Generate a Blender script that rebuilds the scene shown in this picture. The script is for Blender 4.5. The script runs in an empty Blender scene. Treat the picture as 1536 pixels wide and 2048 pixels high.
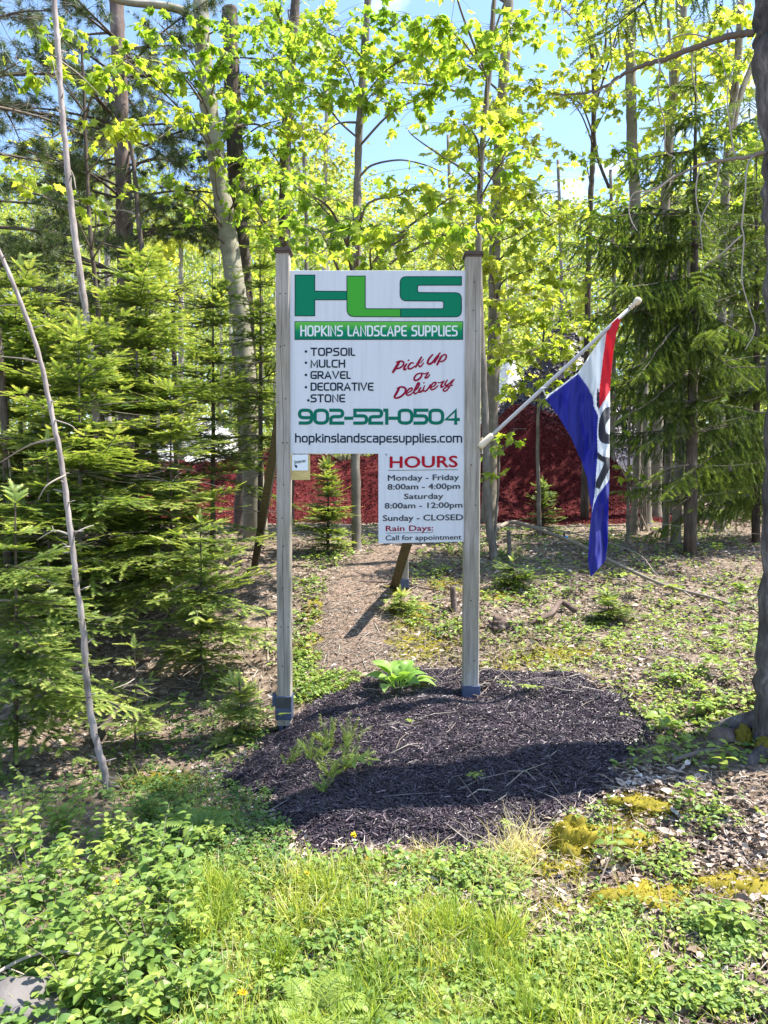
import bpy, math, random
import numpy as np
from mathutils import Vector, noise

rng = np.random.default_rng(11)
random.seed(11)
sc = bpy.context.scene
COL = sc.collection
PI = math.pi

# ------------------------------------------------------------------ camera
F = 1539.0
PITCH = math.radians(2.0)
CAMZ = 1.6
cam_d = bpy.data.cameras.new('camera')
cam_d.sensor_fit = 'VERTICAL'
cam_d.sensor_height = 36.0
cam_d.lens = F / 2048 * 36.0
cam_d.clip_start = 0.05
cam_d.clip_end = 3000
cam = bpy.data.objects.new('camera', cam_d)
cam.location = (0, 0, CAMZ)
cam.rotation_euler = (PI / 2 - PITCH, 0, 0)
COL.objects.link(cam)
sc.camera = cam
sc.render.resolution_x = 768
sc.render.resolution_y = 1024

# ------------------------------------------------------------------ light
SUN_EL = math.radians(60)
SUN_AZ = math.radians(83)          # from +Y towards +X
SUN_DIR = Vector((math.sin(SUN_AZ) * math.cos(SUN_EL), math.cos(SUN_AZ) * math.cos(SUN_EL), math.sin(SUN_EL)))
sd = bpy.data.lights.new('sun', 'SUN')
sd.energy = 4.0
sd.angle = math.radians(0.53)
sd.color = (1.0, 0.94, 0.84)
sun = bpy.data.objects.new('sun', sd)
sun.rotation_euler = (-SUN_DIR).to_track_quat('-Z', 'Y').to_euler()
sun.location = (10, 10, 30)
COL.objects.link(sun)

w = bpy.data.worlds.new('World')
sc.world = w
w.use_nodes = True
nt = w.node_tree
bgn = nt.nodes['Background']
sky = nt.nodes.new('ShaderNodeTexSky')
sky.sky_type = 'NISHITA'
sky.sun_disc = False
sky.sun_elevation = SUN_EL
sky.sun_rotation = SUN_AZ
sky.dust_density = 0.3
sky.ozone_density = 2.5
sky.air_density = 1.0
tc = nt.nodes.new('ShaderNodeTexCoord')
mp = nt.nodes.new('ShaderNodeMapping')
mp.inputs['Scale'].default_value = (1.6, 1.6, 4.0)
mp.inputs['Location'].default_value = (1.3, 0.75, 0.2)
nz = nt.nodes.new('ShaderNodeTexNoise')
nz.inputs['Scale'].default_value = 2.2
nz.inputs['Detail'].default_value = 6
nz.inputs['Roughness'].default_value = 0.55
rp = nt.nodes.new('ShaderNodeValToRGB')
rp.color_ramp.elements[0].position = 0.60
rp.color_ramp.elements[1].position = 0.76
rp.color_ramp.elements[1].color = (1, 1, 1, 1)
mx = nt.nodes.new('ShaderNodeMix')
mx.data_type = 'RGBA'
mx.inputs[7].default_value = (5.6, 5.8, 6.0, 1)
nt.links.new(tc.outputs['Generated'], mp.inputs['Vector'])
nt.links.new(mp.outputs['Vector'], nz.inputs['Vector'])
nt.links.new(nz.outputs['Fac'], rp.inputs['Fac'])
nt.links.new(rp.outputs['Color'], mx.inputs[0])
nt.links.new(sky.outputs['Color'], mx.inputs[6])
nt.links.new(mx.outputs[2], bgn.inputs['Color'])
bgn.inputs['Strength'].default_value = 0.11

sc.view_settings.view_transform = 'Standard'
sc.view_settings.look = 'None'
sc.view_settings.exposure = 1.85
sc.view_settings.gamma = 1
cy = sc.cycles
cy.max_bounces = 8
cy.diffuse_bounces = 5
cy.glossy_bounces = 2
cy.transmission_bounces = 4
cy.transparent_max_bounces = 4
cy.caustics_reflective = False
cy.caustics_refractive = False
cy.sample_clamp_indirect = 4.0

# ------------------------------------------------------------------ pixel helpers (photo is 1536 x 2048)
cp, sp_ = math.cos(PITCH), math.sin(PITCH)


def P(px, py, d):
    """world point on the ray through photo pixel (px, py) at distance Y = d"""
    u = (px - 768) / F
    v = (1024 - py) / F
    dy = cp + v * sp_
    dz = -sp_ + v * cp
    s = d / dy
    return Vector((u * s, d, CAMZ + dz * s))


_Y = np.array([-400, -6, 0, 2, 3.5, 4.4, 5.2, 5.9, 7.3, 9, 12, 15, 25, 40, 60, 90, 140, 300, 900], float)
_Z = np.array([-.1, -.08, -.07, -.06, -.05, .02, .10, .17, .50, .83, .98, 1.03, 1.1, 1.3, 3.0, 7, 11, 14, 14], float)
_yf = np.linspace(-8, 62, 1400)
_zf = np.interp(_yf, _Y, _Z)
_k = np.hanning(21)
_k /= _k.sum()
_zs = np.convolve(np.pad(_zf, 10, mode='edge'), _k, 'valid')


def gz0(x, y):
    z = np.where((y > -7) & (y < 61), np.interp(y, _yf, _zs), np.interp(y, _Y, _Z))
    xc = np.clip(x, -1.1, 2.2)
    slope = np.where(xc < 0, 0.22, 0.12) * xc
    return z + slope * np.exp(-((y - 4.9) / 1.5) ** 2)


def bump(x, y):
    return (0.020 * np.sin(2.3 * x + 1.1 * np.sin(1.7 * y)) * np.sin(2.9 * y + .6)
            + 0.011 * np.sin(6.1 * x + 2.0 * np.sin(3.3 * y) + 1) * np.sin(5.3 * y + 1.3 * np.sin(4 * x))
            + 0.006 * np.sin(13 * x + 3 * np.sin(7 * y)) * np.sin(12 * y + 2 * np.sin(9 * x)))


def gz(x, y):
    x = np.asarray(x, float)
    y = np.asarray(y, float)
    return -.085 * np.exp(-(((x + .67) / .13) ** 2 + ((y - 5.2) / .16) ** 2)) - .085 * np.exp(-(((x - .60) / .17) ** 2 + ((y - 5.15) / .2) ** 2)) + gz0(x, y) + bump(x, y) * np.clip((60 - y) / 30, 0, 1)


def Gv(px, py):
    """ground points seen through photo pixels"""
    px = np.asarray(px, float)
    py = np.asarray(py, float)
    u = (px - 768) / F
    v = (1024 - py) / F
    dy = cp + v * sp_
    dz = -sp_ + v * cp
    lo = np.full(px.shape, 1.2)
    hi = np.full(px.shape, 30.0)
    for _ in range(30):
        m = (lo + hi) / 2
        s = m / dy
        below = CAMZ + dz * s < gz(u * s, m)
        hi = np.where(below, m, hi)
        lo = np.where(below, lo, m)
    s = hi / dy
    return np.stack([u * s, hi, gz(u * s, hi)], -1)


def G(px, py):
    return Vector(Gv(np.array([px]), np.array([py]))[0])


def inpoly(x, y, poly):
    poly = np.asarray(poly)
    n = len(poly)
    r = np.zeros(np.shape(x), bool)
    j = n - 1
    for i in range(n):
        xi, yi = poly[i]
        xj, yj = poly[j]
        c = ((yi > y) != (yj > y)) & (x < (xj - xi) * (y - yi) / (yj - yi + 1e-12) + xi)
        r ^= c
        j = i
    return r


def world_poly(pts):
    a = np.array(pts, float)
    return Gv(a[:, 0], a[:, 1])[:, :2]


# ------------------------------------------------------------------ mesh builder
class MB:
    def __init__(self):
        self.V, self.Fc, self.T, self.M, self.S, self.n = [], [], [], [], [], 0

    def add(self, V, faces, tint=0.5, mat=0, smooth=False):
        V = np.asarray(V, float).reshape(-1, 3)
        for f in (faces if isinstance(faces, list) else [faces]):
            f = np.asarray(f, np.int64)
            if f.size == 0:
                continue
            self.Fc.append(f + self.n)
            self.M.append(np.full(len(f), mat, np.int32))
            self.S.append(np.full(len(f), smooth, bool))
        self.V.append(V)
        self.T.append(np.broadcast_to(np.asarray(tint, float), (len(V),)).copy())
        self.n += len(V)

    def scatter(self, tmpl, loc, fr, scale, tint, mat=0, smooth=False):
        """copies of a template (verts, [faces], vertex tints) as real geometry"""
        TV, TF, TT = tmpl
        N = len(loc)
        if N == 0:
            return
        scale = np.asarray(scale, float)
        if scale.ndim == 0:
            scale = np.full(N, float(scale))
        if scale.ndim == 1:
            scale = np.repeat(scale[:, None], 3, 1)
        v = TV[None] * scale[:, None, :]
        v = np.einsum('nij,nkj->nki', fr, v) + np.asarray(loc)[:, None, :]
        n = len(TV)
        off = (np.arange(N) * n)[:, None, None]
        faces = [(np.asarray(f)[None] + off).reshape(-1, np.asarray(f).shape[1]) for f in TF]
        t = np.clip(np.asarray(tint)[:, None] + TT[None], 0, 1)
        self.add(v.reshape(-1, 3), faces, t.reshape(-1), mat, smooth)

    def tube(self, pts, rad, sides=6, tint=0.5, mat=0, smooth=True, cap=True):
        p = np.asarray([tuple(q) for q in pts], float)
        n = len(p)
        rad = np.broadcast_to(np.asarray(rad, float), (n,))
        t = np.gradient(p, axis=0)
        t /= np.linalg.norm(t, axis=1)[:, None] + 1e-12
        a = np.array([1.0, 0, 0]) if abs(t[0][0]) < .8 else np.array([0, 1.0, 0])
        ang = np.arange(sides) * 2 * PI / sides
        V = []
        for i in range(n):
            b = a - t[i] * a.dot(t[i])
            b /= np.linalg.norm(b) + 1e-12
            a = b
            c = np.cross(t[i], b)
            V.append(p[i] + rad[i] * (np.cos(ang)[:, None] * b + np.sin(ang)[:, None] * c))
        V = np.concatenate(V)
        i = np.arange(n - 1)[:, None] * sides
        k = np.arange(sides)[None]
        k2 = (k + 1) % sides
        q = np.stack([i + k, i + k2, i + sides + k2, i + sides + k], -1).reshape(-1, 4)
        fs = [q]
        if cap:
            fs.append(np.arange(sides)[None][:, ::-1])
            fs.append((np.arange(sides) + (n - 1) * sides)[None])
        self.add(V, fs, tint, mat, smooth)

    def box(self, lo, hi, tint=0.5, mat=0, bev=0.0):
        x0, y0, z0 = lo
        x1, y1, z1 = hi
        if bev <= 0:
            V = [(x0, y0, z0), (x1, y0, z0), (x1, y1, z0), (x0, y1, z0), (x0, y0, z1), (x1, y0, z1), (x1, y1, z1), (x0, y1, z1)]
            Fq = [(0, 3, 2, 1), (4, 5, 6, 7), (0, 1, 5, 4), (1, 2, 6, 5), (2, 3, 7, 6), (3, 0, 4, 7)]
            self.add(V, np.array(Fq), tint, mat)
            return
        b = bev
        ring = lambda i: [(x0 + b, y0 + i), (x1 - b, y0 + i), (x1 - i, y0 + b), (x1 - i, y1 - b), (x1 - b, y1 - i), (x0 + b, y1 - i), (x0 + i, y1 - b), (x0 + i, y0 + b)]
        V = []
        for z, i in ((z0, b), (z0 + b, 0), (z1 - b, 0), (z1, b)):
            for (x, y) in ring(i * .7 if i else 0):
                V.append((x, y, z))
        Fq = []
        for r in range(3):
            for k in range(8):
                Fq.append((r * 8 + k, r * 8 + (k + 1) % 8, r * 8 + 8 + (k + 1) % 8, r * 8 + 8 + k))
        self.add(V, [np.array(Fq), np.arange(8)[None][:, ::-1], (np.arange(8) + 24)[None]], tint, mat)

    def build(self, name, mats, parent=None, local=None):
        me = bpy.data.meshes.new(name)
        V = np.concatenate(self.V)
        if parent is not None:
            V = V - np.array(parent.matrix_world.translation)
        if local is not None:
            V = V - np.array(local)
        T = np.concatenate(self.T)
        loops = np.concatenate([f.reshape(-1) for f in self.Fc])
        tot = np.concatenate([np.full(len(f), f.shape[1]) for f in self.Fc])
        st = np.concatenate([[0], np.cumsum(tot)[:-1]])
        me.vertices.add(len(V))
        me.vertices.foreach_set('co', V.astype(np.float32).ravel())
        me.loops.add(len(loops))
        me.loops.foreach_set('vertex_index', loops.astype(np.int32))
        me.polygons.add(len(tot))
        me.polygons.foreach_set('loop_start', st.astype(np.int32))
        for m in (mats if isinstance(mats, (list, tuple)) else [mats]):
            me.materials.append(m)
        me.polygons.foreach_set('material_index', np.concatenate(self.M))
        me.polygons.foreach_set('use_smooth', np.concatenate(self.S))
        at = me.attributes.new('tint', 'FLOAT', 'POINT')
        at.data.foreach_set('value', T.astype(np.float32))
        me.update(calc_edges=True)
        o = bpy.data.objects.new(name, me)
        COL.objects.link(o)
        if parent is not None:
            o.parent = parent
        if local is not None:
            o.location = local
        return o


def tag(o, label, cat=None, group=None, kind=None):
    if label:
        o['label'] = label
    if cat:
        o['category'] = cat
    if group:
        o['group'] = group
    if kind:
        o['kind'] = kind
    return o


def empty(name, loc, label, cat, group=None):
    o = bpy.data.objects.new(name, None)
    o.empty_display_size = 0.1
    o.location = loc
    COL.objects.link(o)
    o.matrix_world.translation = loc
    tag(o, label, cat, group)
    return o


def unit(a):
    return a / (np.linalg.norm(a, axis=-1, keepdims=True) + 1e-12)


def frames(f, n):
    """columns: right, forward, normal"""
    f = unit(np.asarray(f, float))
    n = np.asarray(n, float)
    n = unit(n - f * (f * n).sum(-1, keepdims=True))
    r = np.cross(f, n)
    return np.stack([r, f, n], -1)


def rnd_dirs(N, up=0.0):
    a = rng.uniform(0, 2 * PI, N)
    z = rng.uniform(-1, 1, N) + up
    d = np.stack([np.cos(a), np.sin(a), z], -1)
    return unit(d)


def catmull(pts, n=6):
    p = [np.array(q, float) for q in pts]
    if len(p) < 3:
        return p
    p = [2 * p[0] - p[1]] + p + [2 * p[-1] - p[-2]]
    out = []
    for i in range(1, len(p) - 2):
        for k in range(n):
            t = k / n
            out.append(0.5 * ((2 * p[i]) + (-p[i - 1] + p[i + 1]) * t + (2 * p[i - 1] - 5 * p[i] + 4 * p[i + 1] - p[i + 2]) * t * t
                              + (-p[i - 1] + 3 * p[i] - 3 * p[i + 1] + p[i + 2]) * t ** 3))
    out.append(p[-2])
    return out


# ------------------------------------------------------------------ materials
def new_mat(name):
    m = bpy.data.materials.new(name)
    m.use_nodes = True
    t = m.node_tree
    return m, t, t.nodes['Principled BSDF']


def ramp(t, stops):
    r = t.nodes.new('ShaderNodeValToRGB')
    e = r.color_ramp.elements
    e[0].position, e[0].color = stops[0][0], (*stops[0][1], 1)
    e[1].position, e[1].color = stops[-1][0], (*stops[-1][1], 1)
    for p, c in stops[1:-1]:
        x = e.new(p)
        x.color = (*c, 1)
    return r


def attr(t, name='tint'):
    a = t.nodes.new('ShaderNodeAttribute')
    a.attribute_name = name
    return a.outputs['Fac']


def nnoise(t, scale, detail=4, rough=.55, vec=None, stretch=None, coord='Object'):
    n = t.nodes.new('ShaderNodeTexNoise')
    n.inputs['Scale'].default_value = scale
    n.inputs['Detail'].default_value = detail
    n.inputs['Roughness'].default_value = rough
    c = t.nodes.new('ShaderNodeTexCoord')
    if stretch:
        mpg = t.nodes.new('ShaderNodeMapping')
        mpg.inputs['Scale'].default_value = stretch
        t.links.new(c.outputs[coord], mpg.inputs['Vector'])
        t.links.new(mpg.outputs['Vector'], n.inputs['Vector'])
    else:
        t.links.new(c.outputs[coord], n.inputs['Vector'])
    return n.outputs['Fac']


def bumpn(t, b, h, strength=.4, dist=.01):
    bn = t.nodes.new('ShaderNodeBump')
    bn.inputs['Strength'].default_value = strength
    bn.inputs['Distance'].default_value = dist
    t.links.new(h, bn.inputs['Height'])
    t.links.new(bn.outputs['Normal'], b.inputs['Normal'])


def leaf_mat(name, stops, trans=.45, tcol=1.6, rough=.45, spec=.35):
    """thin foliage: reflects and lets light through; colour varies leaf by leaf"""
    m, t, b = new_mat(name)
    r = ramp(t, stops)
    t.links.new(attr(t), r.inputs['Fac'])
    t.links.new(r.outputs['Color'], b.inputs['Base Color'])
    b.inputs['Roughness'].default_value = rough
    b.inputs['Specular IOR Level'].default_value = spec
    tr = t.nodes.new('ShaderNodeBsdfTranslucent')
    g = t.nodes.new('ShaderNodeMix')
    g.data_type = 'RGBA'
    g.blend_type = 'MULTIPLY'
    g.inputs[0].default_value = 1
    g.inputs[7].default_value = (tcol * 1.05, tcol, tcol * .5, 1)
    t.links.new(r.outputs['Color'], g.inputs[6])
    t.links.new(g.outputs[2], tr.inputs['Color'])
    ms = t.nodes.new('ShaderNodeMixShader')
    ms.inputs[0].default_value = trans
    t.links.new(b.outputs[0], ms.inputs[1])
    t.links.new(tr.outputs[0], ms.inputs[2])
    t.links.new(ms.outputs[0], t.nodes['Material Output'].inputs['Surface'])
    return m


def tint_mat(name, stops, rough=.7, spec=.3, bump=None):
    m, t, b = new_mat(name)
    r = ramp(t, stops)
    t.links.new(attr(t), r.inputs['Fac'])
    t.links.new(r.outputs['Color'], b.inputs['Base Color'])
    b.inputs['Roughness'].default_value = rough
    b.inputs['Specular IOR Level'].default_value = spec
    if bump:
        bumpn(t, b, nnoise(t, bump[0]), bump[1], bump[2])
    return m


def bark_mat(name, c0, c1, c2, scale=9, stretch=(1, 1, .18), bs=.8, bd=.012, rough=.85):
    m, t, b = new_mat(name)
    f = nnoise(t, scale, 7, .65, stretch=stretch)
    f2 = nnoise(t, 2.2, 4, .6)
    r = ramp(t, [(.33, c0), (.52, c1), (.7, c2)])
    mxn = t.nodes.new('ShaderNodeMath')
    mxn.operation = 'MULTIPLY_ADD'
    t.links.new(f2, mxn.inputs[0])
    mxn.inputs[1].default_value = .5
    mx2 = t.nodes.new('ShaderNodeMath')
    mx2.operation = 'MULTIPLY'
    mx2.inputs[1].default_value = .5
    t.links.new(f, mx2.inputs[0])
    t.links.new(mx2.outputs[0], mxn.inputs[2])
    t.links.new(mxn.outputs[0], r.inputs['Fac'])
    t.links.new(r.outputs['Color'], b.inputs['Base Color'])
    b.inputs['Roughness'].default_value = rough
    b.inputs['Specular IOR Level'].default_value = .2
    bumpn(t, b, f, bs, bd)
    return m


def plain(name, col, rough=.5, spec=.4, metal=0, noise_amt=0.0, nscale=30, stretch=None):
    m, t, b = new_mat(name)
    b.inputs['Roughness'].default_value = rough
    b.inputs['Specular IOR Level'].default_value = spec
    b.inputs['Metallic'].default_value = metal
    if noise_amt:
        f = nnoise(t, nscale, 5, .6, stretch=stretch)
        r = ramp(t, [(.3, tuple(c * (1 - noise_amt) for c in col)), (.7, tuple(min(1, c * (1 + noise_amt)) for c in col))])
        t.links.new(f, r.inputs['Fac'])
        t.links.new(r.outputs['Color'], b.inputs['Base Color'])
        bumpn(t, b, f, .25, .003)
    else:
        b.inputs['Base Color'].default_value = (*col, 1)
    return m


M_MAPLE = leaf_mat('maple_leaf', [(0, (.11, .20, .03)), (.5, (.20, .30, .045)), (1, (.36, .41, .07))], .58, 2.0)
M_MAPLE_Y = leaf_mat('maple_leaf_yellow', [(0, (.15, .23, .035)), (.5, (.27, .34, .06)), (1, (.42, .45, .09))], .58, 1.85)
M_FAR = leaf_mat('far_leaf', [(0, (.15, .22, .055)), (.5, (.28, .35, .10)), (1, (.44, .47, .17))], .55, 1.5, .6, .2)
M_FIR = leaf_mat('fir_needle', [(0, (.05, .085, .022)), (.4, (.125, .195, .042)), (.75, (.24, .32, .075)), (1, (.44, .48, .15))], .36, 1.7)
M_SPRUCE = leaf_mat('spruce_needle', [(0, (.025, .052, .015)), (.5, (.078, .13, .030)), (1, (.23, .31, .065))], .32, 1.65)
M_PINE = leaf_mat('pine_needle', [(0, (.035, .06, .022)), (.5, (.085, .13, .04)), (1, (.20, .25, .08))], .3, 1.4)
M_SHRUB = leaf_mat('shrub_leaf', [(0, (.065, .13, .03)), (.5, (.155, .25, .055)), (1, (.33, .41, .09))], .40, 1.5)
M_HOSTA = leaf_mat('hosta_leaf', [(0, (.12, .25, .04)), (.5, (.24, .40, .09)), (1, (.42, .52, .18))], .42, 1.5, .4)
M_COVER = leaf_mat('cover_leaf', [(0, (.07, .15, .05)), (.5, (.16, .26, .06)), (1, (.34, .42, .09))], .35, 1.4)
M_GRASS = leaf_mat('grass_blade', [(0, (.11, .19, .028)), (.5, (.27, .36, .055)), (.85, (.47, .48, .10)), (1, (.60, .53, .34))], .42, 1.6)
M_MOSS = leaf_mat('moss', [(0, (.12, .10, .016)), (.5, (.34, .285, .035)), (1, (.54, .47, .08))], .25, 1.3, .8, .15)
M_DEAD = tint_mat('dead_leaf', [(0, (.08, .05, .035)), (.35, (.21, .15, .11)), (.7, (.40, .32, .26)), (1, (.66, .58, .53))], .6, .35)
M_TWIG = tint_mat('twig_wood', [(0, (.05, .038, .03)), (.5, (.17, .14, .115)), (1, (.42, .37, .32))], .8, .2)
M_BLACKCHIP = tint_mat('dark_mulch', [(0, (.010, .007, .011)), (.5, (.036, .025, .034)), (.82, (.10, .072, .088)), (1, (.27, .205, .22))], .42, .45)
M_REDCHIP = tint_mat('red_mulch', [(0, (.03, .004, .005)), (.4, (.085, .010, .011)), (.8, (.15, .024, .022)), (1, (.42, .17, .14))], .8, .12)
M_STONE = tint_mat('pale_stone', [(0, (.25, .24, .24)), (.5, (.48, .46, .45)), (1, (.72, .70, .68))], .8, .3)
M_BARK_SMOOTH = bark_mat('bark_smooth_grey', (.12, .11, .08), (.25, .23, .175), (.42, .39, .32), 7, (.7, .7, 1.7), .35, .005, .75)
M_BARK_DARK = bark_mat('bark_dark_ridged', (.022, .016, .014), (.085, .066, .054), (.24, .20, .165), 16, (1, 1, .2), 1, .02)
M_BARK_PINE = bark_mat('bark_pine', (.055, .037, .031), (.16, .118, .104), (.34, .265, .24), 12, (1, 1, .25), .9, .015)
M_BARK_GREY = bark_mat('bark_grey', (.07, .06, .05), (.17, .15, .13), (.33, .30, .26), 14, (1, 1, .35), .6, .006)
M_BARK_DEAD = bark_mat('bark_dead_pale', (.10, .08, .07), (.30, .26, .245), (.52, .47, .45), 22, (1, 1, .3), .9, .008)
M_BARK_TAUPE = bark_mat('bark_taupe', (.12, .10, .08), (.20, .175, .14), (.30, .27, .225), 9, (.8, .8, 1.2), .3, .004)
M_BARK_BIG = bark_mat('bark_scaly', (.02, .016, .017), (.12, .105, .105), (.36, .32, .315), 20, (1, 1, .45), 1, .03)
M_FARTRUNK = bark_mat('far_trunk', (.16, .15, .12), (.30, .28, .24), (.5, .48, .42), 6, (1, 1, .3), .3, .01)

# ------------------------------------------------------------------ leaf templates (verts, [faces], tint offset)
def fan(outline, center, fold=.3, droop=.25):
    o = np.array(outline, float)
    pts = np.vstack([[center], o])
    z = -fold * np.abs(pts[:, 0]) - droop * np.clip(pts[:, 1], 0, 2) ** 2
    V = np.column_stack([pts, z])
    n = len(o)
    f = np.array([(0, 1 + i, 1 + (i + 1) % n) for i in range(n)])
    return V, [f], np.zeros(len(V))


_half = [(.16, -.03), (.40, .06), (.27, .22), (.55, .50), (.28, .50), (.20, .68)]
MAPLE = fan([(0, 0)] + _half + [(0, 1.0)] + [(-x, y) for x, y in _half[::-1]], (0, .33), .22, .28)
_h2 = [(.17, .10), (.30, .32), (.31, .55), (.20, .80)]


def ovate(wf=1.0, fold=.28, droop=.3):
    ys = [0, .12, .34, .58, .82, 1.0]
    ws = [0, .17, .30, .31, .18, 0]
    V, t = [], []
    for y, wd in zip(ys, ws):
        for s in (-1, 0, 1):
            x = s * wd * wf
            V.append((x, y, -fold * -abs(x) - droop * y * y))
            t.append(.07 if s == 0 else 0)
    f = []
    for i in range(5):
        for k in (0, 1):
            a = i * 3 + k
            f.append((a, a + 1, a + 4, a + 3))
    return np.array(V, float), [np.array(f)], np.array(t)


OVATE = ovate()
OVATE_W = ovate(1.35, .2, .35)
LANCE = ovate(.5, .3, .3)
DIAMOND = (np.array([(0, 0, 0), (.3, .45, .06), (0, 1, -.1), (-.3, .45, .06)], float), [np.array([(0, 1, 2), (0, 2, 3)])], np.zeros(4))


def curled():
    V, f = [], []
    for i, (y, wd, z) in enumerate([(0, .06, .0), (.3, .30, .10), (.65, .33, .05), (1, .05, .22)]):
        for s in (-1, 0, 1):
            V.append((s * wd, y, z + (.16 if s else 0) * (wd / .33)))
    for i in range(3):
        for k in (0, 1):
            a = i * 3 + k
            f.append((a, a + 1, a + 4, a + 3))
    return np.array(V, float), [np.array(f)], np.zeros(len(V))


CURLED = curled()


def fir_twig(n=13, ln=.30, wd=.075, ang=58, lift=.12, tipt=.45):
    """flat spray of needles both sides of a short stem of length 1 along +Y"""
    V, f, t = [], [], []
    V += [(-.018, 0, 0), (.018, 0, 0), (0, 1.0, 0)]
    f.append((0, 1, 2))
    t += [-.2, -.2, 0]
    for i in range(n):
        y = .02 + .95 * i / (n - 1)
        for s in (-1, 1):
            a = math.radians(ang * (1 - .55 * (i / (n - 1)) ** 2) + random.uniform(-7, 7))
            L = ln * (1 - .35 * (i / (n - 1)) ** 2) * random.uniform(.85, 1.1)
            dx, dy = s * math.sin(a), math.cos(a)
            b = len(V)
            px_, py_ = -dy * s, dx * s
            z = lift * L * random.uniform(.2, 2.2)
            V += [(px_ * wd / 2, y + py_ * wd / 2, 0), (-px_ * wd / 2, y - py_ * wd / 2, 0), (dx * L, y + dy * L, z)]
            f.append((b, b + 1, b + 2))
            k = -.10 + tipt * max(0, (i / (n - 1)) - .45) / .55
            t += [k - .04, k - .04, k + .08]
    return np.array(V, float), [np.array(f)], np.array(t)


FIR = fir_twig()


def brush_twig(n=10, ln=.22, wd=.075):
    V, f, t = [], [], []
    V += [(-.02, 0, 0), (.02, 0, 0), (0, 1.0, 0)]
    f.append((0, 1, 2))
    t += [-.2] * 3
    for i in range(n):
        y = .02 + .93 * i / (n - 1)
        for k in range(4):
            ph = PI / 2 * k + i * .8
            a = math.radians(random.uniform(42, 62))
            L = ln * random.uniform(.8, 1.1)
            d = np.array([math.sin(a) * math.cos(ph), math.cos(a), math.sin(a) * math.sin(ph)])
            s = np.array([-math.sin(ph), 0, math.cos(ph)]) * wd / 2
            b = len(V)
            o = np.array([0, y, 0])
            V += [tuple(o - s), tuple(o + s), tuple(o + d * L)]
            f.append((b, b + 1, b + 2))
            e = .2 * max(0, i / (n - 1) - .6)
            t += [e - .05, e - .05, e + .05]
    return np.array(V, float), [np.array(f)], np.array(t)


BRUSH = brush_twig()


def pine_tuft(n=18, wd=.05):
    V, f, t = [], [], []
    for i in range(n):
        ph = random.uniform(0, 2 * PI)
        a = math.radians(random.uniform(12, 80))
        L = random.uniform(.75, 1.1)
        d = np.array([math.sin(a) * math.cos(ph), math.cos(a), math.sin(a) * math.sin(ph)])
        s = np.array([-math.sin(ph), 0, math.cos(ph)]) * wd / 2
        b = len(V)
        V += [tuple(-s), tuple(s), tuple(d * L + np.array([0, 0, -.1 * L]))]
        f.append((b, b + 1, b + 2))
        t += [-.1, -.1, .12]
    return np.array(V, float), [np.array(f)], np.array(t)


TUFT = pine_tuft()


def blade(bend):
    V, t = [], []
    for y, wd in ((0, 1), (.4, .9), (.75, .6)):
        z = bend * y * y
        V += [(-wd * .5, y * (1 - .2 * abs(bend) * y), z), (wd * .5, y * (1 - .2 * abs(bend) * y), z)]
        t += [-.12 + .2 * y] * 2
    V.append((0, 1 - .25 * abs(bend), bend))
    t.append(.12)
    return np.array(V, float), [np.array([(0, 1, 3, 2), (2, 3, 5, 4)]), np.array([(4, 5, 6)])], np.array(t)


BLADES = [blade(.15), blade(.45), blade(.8)]


def chip_t():
    V = [(-.5, -.12, 0), (.5, -.09, .02), (.46, .10, 0), (-.48, .13, .03), (-.42, -.07, .16), (.40, -.05, .2), (.36, .06, .17), (-.40, .08, .19)]
    Fq = [(4, 5, 6, 7), (0, 1, 5, 4), (1, 2, 6, 5), (2, 3, 7, 6), (3, 0, 4, 7)]
    return np.array(V, float), [np.array(Fq)], np.zeros(8)


CHIP = chip_t()


def ico(sub=2):
    import bmesh
    bm = bmesh.new()
    bmesh.ops.create_icosphere(bm, subdivisions=sub, radius=1)
    bm.verts.ensure_lookup_table()
    V = np.array([v.co[:] for v in bm.verts])
    f = np.array([[v.index for v in q.verts] for q in bm.faces])
    bm.free()
    return V, f


ICO2, ICO3 = ico(2), ico(4)


def lump(center, rad, amp=.15, freq=2.0, flat=True, fine=True):
    """uneven boulder / clump shape"""
    V, f = ICO3 if fine else ICO2
    out = []
    for v in V:
        n = noise.fractal(Vector(v) * freq + Vector(center) * 3, 1.0, 2.0, 4)
        out.append(v * (1 + amp * n))
    return np.array(out) * np.array(rad) + np.array(center), f


# ================================================================== SETTING: ground
def grid_axis(lo, hi, step, far, grow=1.25):
    a = list(np.arange(lo, hi + 1e-6, step))
    s, p = step, hi
    up = []
    while p < far[1]:
        s *= grow
        p += s
        up.append(p)
    s, p = step, lo
    dn = []
    while p > far[0]:
        s *= grow
        p -= s
        dn.append(p)
    return np.array(dn[::-1] + a + up)


gx = grid_axis(-4.2, 4.2, .045, (-500, 500))
gy = grid_axis(1.2, 9.6, .045, (-60, 900), 1.18)
XX, YY = np.meshgrid(gx, gy)
ZZ = gz(XX, YY)
mb = MB()
nx, ny = len(gx), len(gy)
idx = np.arange(nx * ny).reshape(ny, nx)
q = np.stack([idx[:-1, :-1], idx[:-1, 1:], idx[1:, 1:], idx[1:, :-1]], -1).reshape(-1, 4)

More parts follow.
